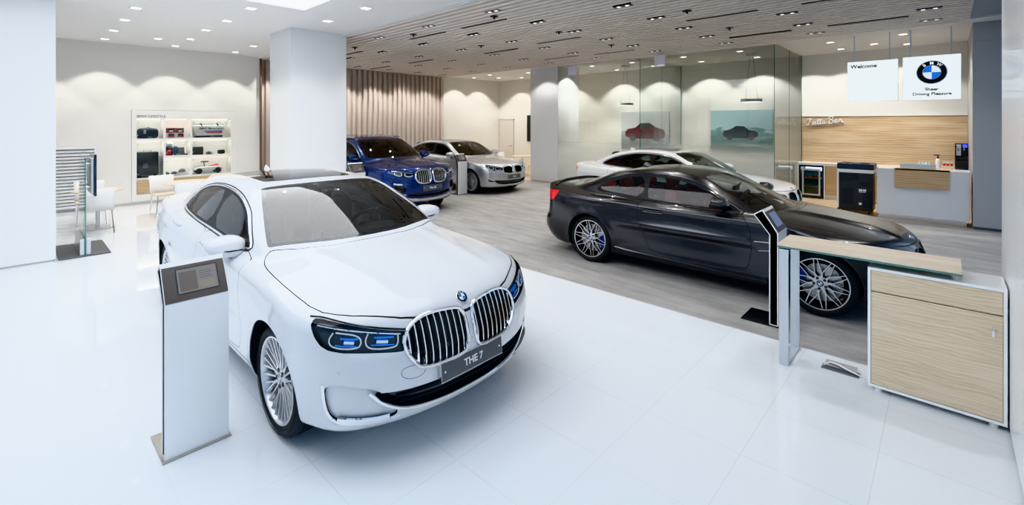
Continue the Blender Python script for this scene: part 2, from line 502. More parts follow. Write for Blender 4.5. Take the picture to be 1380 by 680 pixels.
def roundel(mb, r, M, letters=False, thick=.006):
    """round emblem in the local xy plane facing +z; slots: 0 rim, 1 black, 2 white, 3 blue"""
    n = 32
    mb.lathe([(0, 0), (r, 0), (r, thick*.8), (r*.965, thick), (r*.94, thick), (r*.94, thick*.85)], n, 0, M, cap=False)
    def ring(r0, r1, z, mi, a0=0, a1=2*PI, m=n):
        v = []; f = []
        for i in range(m+1):
            a = a0+(a1-a0)*i/m
            v += [(r0*math.cos(a), r0*math.sin(a), z), (r1*math.cos(a), r1*math.sin(a), z)]
        for i in range(m): f.append((2*i, 2*i+1, 2*i+3, 2*i+2))
        mb.add(v, f, mi, M)
    ring(r*.60, r*.95, thick*.86, 1); ring(r*.56, r*.60, thick*.95, 0)
    for k in range(4):
        ring(0.0001, r*.57, thick*.88, 3 if k % 2 else 2, k*PI/2, (k+1)*PI/2, 8)
    if letters:
        for ch, ang in (('B', 128), ('M', 90), ('W', 52)):
            a = math.radians(ang); rr = r*.66
            mb.text(ch, r*.34, M @ T(rr*math.cos(a), rr*math.sin(a), thick*.9) @ R(a-PI/2, 'Z'), .0008, 2, 'CENTER', r*.006)
ROUNDEL_MATS = [M_CHROME, M_BLACK, M_WHITE, M_BLUE]

def spoke(mb, r0, a0, r1, a1, w0, w1, h0, h1, d=.022, mi=0, mside=None):
    """one wheel spoke between two polar points; outer face at -y (height h), wider at its back"""
    p0 = Vector((r0*math.cos(a0), 0, r0*math.sin(a0))); p1 = Vector((r1*math.cos(a1), 0, r1*math.sin(a1)))
    t = (p1-p0).normalized(); s = Vector((-t.z, 0, t.x))
    v = []
    for p, w, h in ((p0, w0, h0), (p1, w1, h1)):
        v += [p+s*w*.40+Vector((0, h, 0)), p-s*w*.40+Vector((0, h, 0)), p-s*w*.62+Vector((0, h+d, 0)), p+s*w*.62+Vector((0, h+d, 0))]
    ms = mi if mside is None else mside
    mb.add(v, [(0, 1, 5, 4)], mi); mb.add(v, [(1, 2, 6, 5), (2, 3, 7, 6), (3, 0, 4, 7)], ms)

def make_wheel(name, parent, x, y, sg, Rt, rim, w, style, caliper, steer=0., detail=1., rot=0.):
    """sg -1: right-hand side of the car (outer face to -y); +1: left"""
    n = 72 if detail >= 1 else 40
    M = T(x, y, Rt) @ (R(PI, 'Z') if sg > 0 else Matrix()) @ R(steer, 'Z')
    two = style == 'star'
    rb = MB()
    rb.lathe([(rim-.004, .020), (rim+.004, .006), (rim+.002, .002), (rim-.008, .002), (rim-.016, .014), (rim-.022, .05), (rim-.035, .11), (rim-.03, w-.03), (rim, w-.02)], n, 1 if two else 0, axis='y', cap=False)
    if two: rb.lathe([(rim-.010, .0015), (rim+.002, .001)], n, 0, axis='y', cap=False)
    hub = .072
    rb.lathe([(0, .030), (hub*.9, .030), (hub, .036), (hub, .07)], 30, 0, axis='y', cap=False)
    if style == 'star':
        for k in range(10):
            a = 2*PI*k/10+rot; nd = .118
            spoke(rb, .05, a, nd, a, .034, .020, .028, .026, .03, 0, 1)
            for s in (-1, 1):
                spoke(rb, nd-.008, a, rim-.008, a+s*math.radians(14.5), .015, .010, .026, .008, .024, 0, 1)
        for k in range(5):
            a = 2*PI*(k+.5)/5+rot
            rb.lathe([(0, .027), (.0125, .027), (.014, .024), (.015, .03)], 12, 1, T(.056*math.cos(a), 0, .056*math.sin(a)), axis='y', cap=False)
    elif style == 'multi':
        g = 9
        for k in range(g):
            a = 2*PI*k/g+rot
            spoke(rb, .05, a, .115, a, .034, .022, .03, .034, .03)
            for s in (-1, 1): spoke(rb, .108, a, rim-.008, a+s*math.radians(7), .013, .014, .034, .012, .022)
            b = a+PI/g
            spoke(rb, .06, b, rim-.008, b, .016, .014, .036, .014, .022)
        for k in range(5):
            a = 2*PI*(k+.5)/5+rot
            rb.lathe([(0, .0285), (.0125, .0285), (.014, .026), (.015, .03)], 12, 1, T(.052*math.cos(a), 0, .052*math.sin(a)), axis='y', cap=False)
    else:
        g = 7
        for k in range(g):
            a = 2*PI*k/g+rot
            for s in (-1, 1): spoke(rb, .05, a+s*.10, rim-.008, a+s*math.radians(11), .026, .022, .03, .012, .026)
    o = rb.obj(name, [M_ALLOY, M_BLACK], parent, M=M, weld=False, angle=30)
    tb = MB(); hgt = Rt-rim
    prof = [(rim-.006, .018), (rim+.004, .006), (rim+.012, .001), (rim+hgt*.45, -.005), (Rt-.022, .006), (Rt-.008, .020), (Rt-.002, .034)]
    for gx in (.27, .42, .58, .73):
        h = w*gx; prof += [(Rt, h-.008), (Rt-.007, h-.005), (Rt-.007, h+.005), (Rt, h+.008)]
    prof += [(Rt-.002, w-.034), (Rt-.008, w-.020), (Rt-.022, w-.006), (rim+hgt*.45, w+.005), (rim+.004, w-.006), (rim-.006, w-.018)]
    tb.lathe(prof, n, 0, axis='y', cap=False)
    if detail > 1:      # tread blocks' sipes and raised ring on the sidewall
        for k in range(60):
            a = 2*PI*k/60
            for h0, h1, da in ((.012, w*.25, .03), (w*.75, w-.012, -.03)):
                v = []
                for (aa, hh) in ((a, h0), (a+.022, h0), (a+.022+da, h1), (a+da, h1)):
                    rr = Rt+.0012 if hh > .03 and hh < w-.03 else Rt-.011
                    v.append((rr*math.cos(aa), hh, rr*math.sin(aa)))
                tb.add(v, [(0, 1, 2, 3)], 1)
        for rr in (rim+.028, Rt-.03): tb.lathe([(rr-.002, -.0030), (rr, -.0062), (rr+.002, -.0030)], n, 0, axis='y', cap=False)
    tb.obj('tyre', [M_RUB, M_GAP], o, M=None, weld=False, angle=50)
    hb = MB(); roundel(hb, .034, T(0, .030, 0) @ R(PI/2, 'X'))
    hb.obj('hub_cap', ROUNDEL_MATS, o, weld=False)
    db = MB(); db.lathe([(.07, .085), (rim*.74, .085), (rim*.74, .112), (.07, .112)], 48, 0, axis='y', cap=False)
    db.lathe([(0, .075), (.075, .075), (.08, .09)], 24, 1, axis='y', cap=False)
    if style == 'star':
        for k in range(24):
            for q, rr in ((0, .105), (.09, .13), (.16, .16), (.05, .178)):
                a = 2*PI*k/24+q
                db.lathe([(0, .0845), (.0035, .0845)], 6, 1, T(rr*math.cos(a), 0, rr*math.sin(a)), axis='y', cap=False)
    db.obj('brake_disc', [M_DISC, M_TRIM], o, weld=False)
    cb = MB(); r0, r1 = rim*.50, rim*.86; ac = caliper[1] if sg < 0 else PI-caliper[1]; v = []; m = 8
    for i in range(m+1):
        a = ac-.42+.84*i/m
        ra, rb_ = r0+.012*abs(i-m/2)/(m/2), r1-.008*abs(i-m/2)/(m/2)
        v += [(ra*math.cos(a), .062, ra*math.sin(a)), (rb_*math.cos(a), .058, rb_*math.sin(a)), (rb_*math.cos(a), .13, rb_*math.sin(a)), (ra*math.cos(a), .13, ra*math.sin(a))]
    f = []
    for i in range(m):
        for k in range(4): f.append((4*i+k, 4*i+(k+1) % 4, 4*i+4+(k+1) % 4, 4*i+4+k))
    f += [(0, 1, 2, 3), (4*m, 4*m+1, 4*m+2, 4*m+3)]
    cb.add(v, f).obj('brake_caliper', caliper[0], o, bevel=.004)
    return o

def seat_mesh(mb, x, y, z, wd=.50, sc=1., back=.62, rec=.30, head=True):
    """a car seat facing +x with its hip point near (x, y, z)"""
    B = T(x, y, z)
    mb.sell((.22, 0, -.02), (.28, wd/2, .10), .5, .4, 20, 10, 0, B)
    L = B @ R(-rec, 'Y')
    mb.sell((-.02, 0, back*.5), (.10, wd/2, back*.54), .5, .45, 20, 12, 0, L, fn=lambda a, b, c: (a-.3*abs(b)**2*-1*.6, b*(1-.10*max(c, 0)), c))
    for s in (-1, 1): mb.sell((.07, s*wd*.44, back*.42), (.09, .05, back*.36), .7, .7, 12, 8, 0, L)
    if head:
        mb.sell((.0, 0, back+.16), (.055, .135, .105), .55, .5, 16, 10, 0, L)
        for s in (-1, 1): mb.tube([L @ Vector((0, s*.05, back-.02)), L @ Vector((0, s*.05, back+.1))], .008, 6, 1)

def make_mirror(b, parent, x, y, z, sg, paint, L=.20, hh=.085):
    """door mirror: painted cap, glass to the rear, arm to the door"""
    mb = MB()
    def shp(px, py, pz):
        return (px*(1-.12*pz) if px > 0 else max(px, -.42), py, pz*(1-.20*max(py*sg, -.2)) + .10*py*sg)
    mb.sell((x, y, z), (.115, L*.62, hh), .72, .62, 28, 16, 0, fn=shp)
    o = mb.obj('door_mirror', paint, parent, angle=50)
    lo = MB(); lo.sell((x-.005, y-sg*.015, z-hh*.62), (.088, L*.55, hh*.32), .8, .6, 20, 8)
    lo.obj('mirror_base', M_BLACK, o)
    g = MB(); g.sell((x-.047, y, z+.002), (.006, L*.53, hh*.78), .6, .4, 20, 8); g.obj('mirror_glass', M_MIRR, o)
    t = MB(); yi = abs(b.side([(x+.02, z-hh*1.0)], sg)[0][1])
    t.tube([(x+.03, sg*(yi-.03), z-hh*1.15), (x+.02, sg*(yi+.04), z-hh*.85), (x+.0, y-sg*.03, z-hh*.55)], .026, 10, 0, flat=.62)
    t.obj('mirror_arm', M_BLACK, o)
    s = MB(); s.tube([(x+.108, y-sg*L*.42, z-.022), (x+.118, y, z-.018), (x+.098, y+sg*L*.38, z-.004)], .006, 6); s.obj('turn_signal', M_CHROME if paint is not M_PAINT.get('white') else M_TRIM, o)
    return o
M_PAINT = {}

def make_car(name, label, pose, c):
    root = thing(name, label, 'car', (pose[0], pose[1], 0), pose[2], 'cars on show in the showroom')
    paint = c['paint']; Rt = c['tyre_r']; res = c.get('res', 1.)
    c['arches'] = (0., -c['wb'])
    b = Body(c, res); b.parent = root
    both = ((-1, lambda x, y, z: y < 0), (1, lambda x, y, z: y > 0))
    strips = []
    # wheel arches
    for ax in c['arches']:
        b.take(lambda V, ax=ax: np.where(np.abs(V[:, 1]) > .42, np.hypot(V[:, 0]-ax, V[:, 2]-Rt-c.get('arch_dz', .0))-c['arch_r'], 9.))
    for ax in c['arches']:
        for sg in (-1, 1):
            lip, lin = MB(), MB()
            q = [(ax+c['arch_r']*math.cos(a), Rt+c.get('arch_dz', 0)+c['arch_r']*math.sin(a)) for a in np.linspace(-.62, PI+.62, 60)]
            q = [p for p in q if p[1] > c.get('zbot', .2)+.012]
            P = b.side(q, sg)
            v = []; f = []
            for i, p in enumerate(P):
                v += [tuple(p), (p[0], p[1]-sg*.05, p[2]), (p[0], sg*.46, p[2])]
                if i: f += [(3*i-3, 3*i, 3*i+1, 3*i-2), (3*i-2, 3*i+1, 3*i+2, 3*i-1)]
            k = len(P); f.append(tuple(3*i+2 for i in range(k)))
            lin.add(v, f)
            P2 = P.copy(); P2[:, 1] -= sg*.004
            lip.tube([tuple(p) for p in P2], .005, 6)
            lin.obj('wheel_arch_liner', M_LINER, root, smooth=False, weld=False)
            lip.obj('wheel_arch_lip', c.get('lip_mat', paint), root)
    # side windows
    for sg, cond in both:
        tr = MB(); pc = b.take(reg(c['dlo'], 'side', lambda x, y, z, cond=cond: cond(x, y, z) & (np.abs(y) > .3)))
        for nm, pane in c['panes']:
            gl, pc = b.cut(pc, reg(pane, 'side', sm=1))
            b.mesh(gl, nm, M_GLASS)
        b.mesh(pc, 'window_frame', M_TRIM)
        pl = resample(reg(c['dlo'], 'side', grow=0).poly, .03)
        P = b.side(pl, sg)
        tr.tube([tuple(p) for p in P], c.get('trim_r', .007), 8, closed=True)
        tr.obj('window_trim', c.get('trim_mat', M_CHROME), root)
        r2 = reg(c['dlo'], 'side').poly; ctr = np.roll(r2, -1, 0)-np.roll(r2, 1, 0); nrm = np.stack([ctr[:, 1], -ctr[:, 0]], -1); nrm /= np.maximum(np.linalg.norm(nrm, axis=1), 1e-9)[:, None]
        area2 = np.sum(r2[:, 0]*np.roll(r2[:, 1], -1)-np.roll(r2[:, 0], -1)*r2[:, 1]); r2 = r2+nrm*(1 if area2 > 0 else -1)*(c.get('trim_r', .007)+.007)
        P = b.side(resample(r2, .03), sg); MB().tube([tuple(p) for p in P], .0055, 6, closed=True).obj('window_seal', M_TRIM, root)
    # windscreen, rear window, sunroof
    for nm, key, up, mt, frit in (('windshield', 'ws', 1, M_WSGLASS, .03), ('rear_window', 'bl', 1, M_GLASS, .03), ('sunroof', 'roof', 1, M_ROOFGLASS, 0.)):
        if key not in c: continue
        pc = b.take(reg(c[key], 'taby', lambda x, y, z: z > c['zb']-.18, sm=1))
        if frit:
            inn, edge = b.cut(pc, grown(reg(c[key], 'taby', sm=1), -frit))
            b.mesh(edge, nm+'_border', M_BLACK); b.mesh(inn, nm, mt)
        else: b.mesh(pc, nm, mt)
    # lamps
    for sg, cond in both:
        hl = b.take(reg(c['headlight'], 'nose', lambda x, y, z, cond=cond: cond(x, y, z) & (x > 0), sm=1))
        lamp = b.mesh(hl, 'headlight', M_LENS)
        b.mesh(hl, 'lamp_housing', M_LAMPDK, lamp, off=-.032, skirt=.032, mats=[M_LAMPDK, M_BLACK])
        for nm, pts, r, mt, depth in c.get('lamp_bits', []):
            P = b.diag(resample(chaikin(pts, 2, False), .02, False), sg); n = b.grad(P); P = P-n*depth
            MB().tube([tuple(p) for p in P], r, 8).obj(nm, mt, lamp)
        tl = b.take(reg(c['taillight'], 'tail', lambda x, y, z, cond=cond: cond(x, y, z) & (x < -2), sm=1))
        b.mesh(tl, 'taillight', M_RED, off=.002)
    # kidneys
    for sg in (-1, 1):
        kp = [(y*sg, z) for y, z in c['kidney']]
        r_ = reg(kp, 'front', lambda x, y, z: x > .3)
        k = b.take(r_)
        pl = resample(r_.poly, .02); P = b.front(pl); n = b.grad(P)
        kr = c.get('kidney_r', .013)
        g = MB().tube([tuple(p) for p in P+n*.004], kr, 10, closed=True).obj('kidney_grille', c.get('kidney_mat', M_CHROME), root)
        b.mesh(k, 'grille_backing', M_BLACK, g, off=-.06, skirt=.062, mats=[M_BLACK, c.get('kidney_mat', M_CHROME)])
        sl = MB(); y0, y1 = pl[:, 0].min(), pl[:, 0].max(); ns = c.get('slats', 9)
        for i in range(ns):
            yy = y0+(y1-y0)*(i+.7)/(ns+.4)
            zs = []
            for q in range(len(pl)):
                a, d = pl[q], pl[(q+1) % len(pl)]
                if (a[0]-yy)*(d[0]-yy) < 0: zs.append(a[1]+(d[1]-a[1])*(yy-a[0])/(d[0]-a[0]))
            if len(zs) < 2: continue
            zz = np.linspace(min(zs)-.002, max(zs)+.002, 12); S = b.front([(yy, z) for z in zz]); n2 = b.grad(S); S = S-n2*c.get('slat_in', .010)
            hw = c.get('slat_w', .014)/2; v = []; f = []
            for j, p in enumerate(S):
                v += [(p[0]+.0, p[1]-hw*.55, p[2]), (p[0]+.0, p[1]+hw*.55, p[2]), (p[0]-.012, p[1]+hw, p[2]), (p[0]-.045, p[1]+hw*.7, p[2]), (p[0]-.045, p[1]-hw*.7, p[2]), (p[0]-.012, p[1]-hw, p[2])]
                if j:
                    for e in range(6): f.append((6*j-6+e, 6*j-6+(e+1) % 6, 6*j+(e+1) % 6, 6*j+e))
            sl.add(v, f)
        sl.obj('grille_slats', c.get('slat_mat', M_CHROME), g, angle=25)
    # lower intakes and other openings in the nose
    for nm, poly, proj, depth, mt, sk, sides in c.get('openings', []):
        for sg, cond in (both if sides else ((1, lambda x, y, z: x > -99),)):
            pl = poly if (proj in ('nose', 'tail') or not sides) else [(p[0]*sg, p[1]) for p in poly]
            cc = (lambda x, y, z, cond=cond: cond(x, y, z) & (x > .1)) if proj != 'side' else cond
            o_ = b.take(reg(pl, proj, cc, sm=2))
            b.mesh(o_, nm, mt, off=-depth, skirt=depth, mats=[mt, sk])
    for nm, pts, proj, r, mt, off, sides, flat in c.get('strips', []):
        for sg in ((-1, 1) if sides else (1,)):
            q = resample(chaikin(pts, 2, False), .02, False)
            if proj == 'nose': P = b.diag(q, sg)
            elif proj == 'tail': P = b.diag(q, sg, -1)
            elif proj == 'side': P = b.side(q, sg)
            elif proj == 'top': q[:, 1] *= sg; P = b.topz(q)
            else: q[:, 0] *= sg; P = b.front(q)
            n = b.grad(P); P = P+n*off
            MB().tube([tuple(p) for p in P], r, 8, flat=flat, up=[tuple(a) for a in n]).obj(nm, mt, root)
    # panels: a hair-line gap round each
    gaps = []
    def panel(nm, f, g=c.get('gap', .005)):
        a, b.piece = b.cut(b.piece, grown(f, g/2)); inn, st = b.cut(a, grown(f, -g/2)); gaps.append(st)
        b.mesh(inn, nm, paint); return inn
    shells = []
    if 'hood' in c: panel('hood', reg(c['hood'], 'taby', lambda x, y, z: (z > .45) & (x > -1.2), sm=1), .008)
    if 'trunk' in c: panel('trunk_lid', reg(c['trunk'], 'taby', lambda x, y, z: (z > .8) & (x < -2.5), sm=1))
    for poly in c.get('doors', []):
        for sg, cond in both: shells.append(panel('door', reg(poly, 'side', lambda x, y, z, cond=cond: cond(x, y, z) & (np.abs(y) > .5), sm=1)))
    for nm, poly, proj in c.get('seams', []):
        f = reg(poly, proj, (lambda x, y, z: (y < 0) & (np.abs(y) > .3)) if proj == 'side' else (lambda x, y, z: x > .1), sm=2)
        panel(nm, f, .003)
    for g_ in gaps: b.mesh(g_, 'panel_gap', M_GAP)
    b.mesh(b.piece, 'body_shell', paint)
    # cabin lining a little inside the skin
    cab, _ = b.cut(b.piece, lambda V: np.maximum(np.maximum(.62-V[:, 2], V[:, 0]+.62), c['xr']+.55-V[:, 0]))
    b.mesh(Body.join(cab, *shells), 'cabin_lining', M_CABIN, off=-.03)
    # underbody, dash, seats, wheel
    ub = MB(); ub.box(c['xr']+.35, c['xf']-.35, -.62, .62, .21, .36); ub.box(c['xr']+.75, -.45, -.80, .80, .215, .40)
    ub.obj('underbody', M_LINER, root, smooth=False)
    zc = c['zb']
    d = MB(); prof = [(-.42, zc-.10), (-.62, zc-.055), (-.82, zc-.04), (-.95, zc-.07), (-1.0, zc-.16), (-.95, zc-.40), (-.5, zc-.40)]
    d.prism(prof, 'y', -.74, .74); d.sell((-.88, .36, zc-.045), (.12, .22, .05), .8, .8); d.box(-1.02, -.98, -.14, .16, zc-.14, zc-.02)
    d.obj('dashboard', M_CABIN, root, bevel=.015)
    SW = T(-1.13, .37, zc-.07) @ R(-1.15, 'Y')
    st = MB(); st.tube([SW @ Vector((.185*math.cos(a), .185*math.sin(a), 0)) for a in np.linspace(0, 2*PI, 33)[:-1]], .016, 8, closed=True)
    st.sell((0, 0, 0), (.07, .08, .025), .8, .8, M=SW)
    for a in (0, PI, PI*1.5 if False else -PI/2*0+PI/2): st.tube([SW @ Vector((.05*math.cos(a), .05*math.sin(a), 0)), SW @ Vector((.18*math.cos(a), .18*math.sin(a), 0))], .014, 6)
    st.tube([SW @ Vector((0, 0, 0)), SW @ Vector((0, 0, -.25))], .03, 8)
    st.obj('steering_wheel', M_TRIM, root)
    sm = M_SEATS[c.get('seats', 'dark')]; sx, sz = c.get('seat_x', -1.62), c.get('seat_z', .62)
    for sy in (-.38, .38):
        s_ = MB(); seat_mesh(s_, sx, sy, sz); s_.obj('front_seat', [sm, M_CHROME], root)
    rs = MB()
    for sy in (-.37, .37): seat_mesh(rs, c.get('rear_x', sx-.95), sy, sz+.02, .62, back=c.get('rear_back', .56), rec=.40)
    rs.sell((c.get('rear_x', sx-.95)-.15, 0, sz+.30), (.10, .20, .28), .6, .6)
    rs.obj('rear_seat', [sm, M_CHROME], root)
    im = MB(); p = b.topz([(c['im_x'], 0)])[0]; im.tube([(p[0]-.01, 0, p[2]-.02), (p[0]-.06, 0, p[2]-.09)], .010, 6); im.sell((p[0]-.075, 0, p[2]-.10), (.02, .12, .035), .6, .5); im.obj('rear_view_mirror', M_TRIM, root)
    # wheels
    for ax in c['arches']:
        for sg in (-1, 1):
            make_wheel('wheel', root, ax, sg*c['track'], sg, Rt, c['rim'], c.get('tyre_w', .26), c['wheel'], c.get('caliper', (M_ALLOY, .2 if ax == 0 else PI-.2)) if 'caliper_mat' not in c else (c['caliper_mat'], PI-.25 if ax == 0 else -.15), c.get('steer', 0.) if ax == 0 else 0., c.get('wd', 1.), c.get('wrot', 0.))
    # mirrors, handles, emblem, plate, fin
    for sg in (-1, 1): make_mirror(b, root, c['mirror'][0], sg*c['mirror'][1], c['mirror'][2], sg, paint, *c.get('mirror_size', ()))
    for hx, hz in c['handles']:
        for sg in (-1, 1):
            q = [(hx-.13, hz), (hx-.10, hz+.002), (hx, hz+.004), (hx+.10, hz+.002), (hx+.13, hz)]
            P = b.side(q, sg); n = b.grad(P); P = P+n*np.array([.0, .022, .030, .022, 0.])[:, None]
            o_ = MB().tube([tuple(p) for p in P], .014, 10, flat=.55, up=[tuple(a) for a in n]).obj('door_handle', c.get('handle_mat', paint), root)
            MB().tube([tuple(p+np.array([0, 0, -.018])) for p in P], .003, 6).obj('handle_strip', M_CHROME, o_)
    def stamp(P, nrm, up=(0, 0, 1)):
        z = Vector(nrm).normalized(); u = Vector(up); u = (u-z*u.dot(z)).normalized(); x = u.cross(z)
        return Matrix(((x.x, u.x, z.x, P[0]), (x.y, u.y, z.y, P[1]), (x.z, u.z, z.z, P[2]), (0, 0, 0, 1)))
    ex, er = c['emblem']; P = b.topz([(ex, 0)]); n = b.grad(P)
    e = MB(); roundel(e, er, stamp(P[0], n[0], (-1, 0, .3)), c.get('wd', 1) > 1, .007); e.obj('bonnet_emblem', ROUNDEL_MATS, root, weld=False)
    if 'plate' in c:
        pz, txt, tx, tilt = c['plate']; P = b.front([(0, pz)])[0]
        M = T(P[0]+tx, 0, pz) @ R(PI/2, 'Z') @ R(PI/2-tilt, 'X')
        pb = MB().box(-.26, .26, -.055, .055, -.02, .004, 0, M); pb.box(-.265, .265, -.06, .06, -.022, .001, 1, M)
        pb.text(txt, .062, M @ T(0, -.021, .005), .0006, 2, 'CENTER', .001)
        for s in (-1, 1): pb.lathe([(0, .006), (.006, .006), (.007, .003)], 10, 2, M @ T(s*.235, -.0, 0))
        pb.obj('number_plate', [M_PLATE, M_SATIN, M_PLTXT], root, angle=20)
    P = b.topz([(c['fin'], 0)])[0]
    fb = MB(); fb.sell((P[0], 0, P[2]-.004), (.095, .024, .062), 1, 1, 20, 12, fn=lambda a, b_, c_: (a*(1-.45*max(c_, 0))-.42*max(c_, 0), b_*(1-.6*max(c_, 0)), max(c_, -.05)))
    fb.obj('roof_fin', paint, root)
    if c.get('extra'): c['extra'](b, root, paint)
    return root
# ------------------------------------------------------------------ the five cars
def lin(*a): return list(a)
M_PAINT['white'] = car_paint('paint_white', (.64, .66, .695), 0, .28, 1.)
M_PAINT['black'] = car_paint('paint_frozen_black', (.066, .067, .073), .9, .27, .6, .08)
M_PAINT['blue'] = car_paint('paint_blue', (.001, .022, .14), .5, .25, 1., flake=.25)
M_PAINT['silver'] = car_paint('paint_silver', (.52, .54, .57), .75, .32, 1., flake=.1)
M_PAINT['lacquer'] = car_paint('paint_plain_white', (.78, .79, .80), 0, .28, 1.)
SEDAN_SECTION = lin((.0, .13), (.18, .10), (.26, .055), (.36, .035), (.5, .018), (.64, .004), (.74, .0), (.82, .004), (.90, .016), (1.0, .045), (1.1, .10), (1.3, .2))

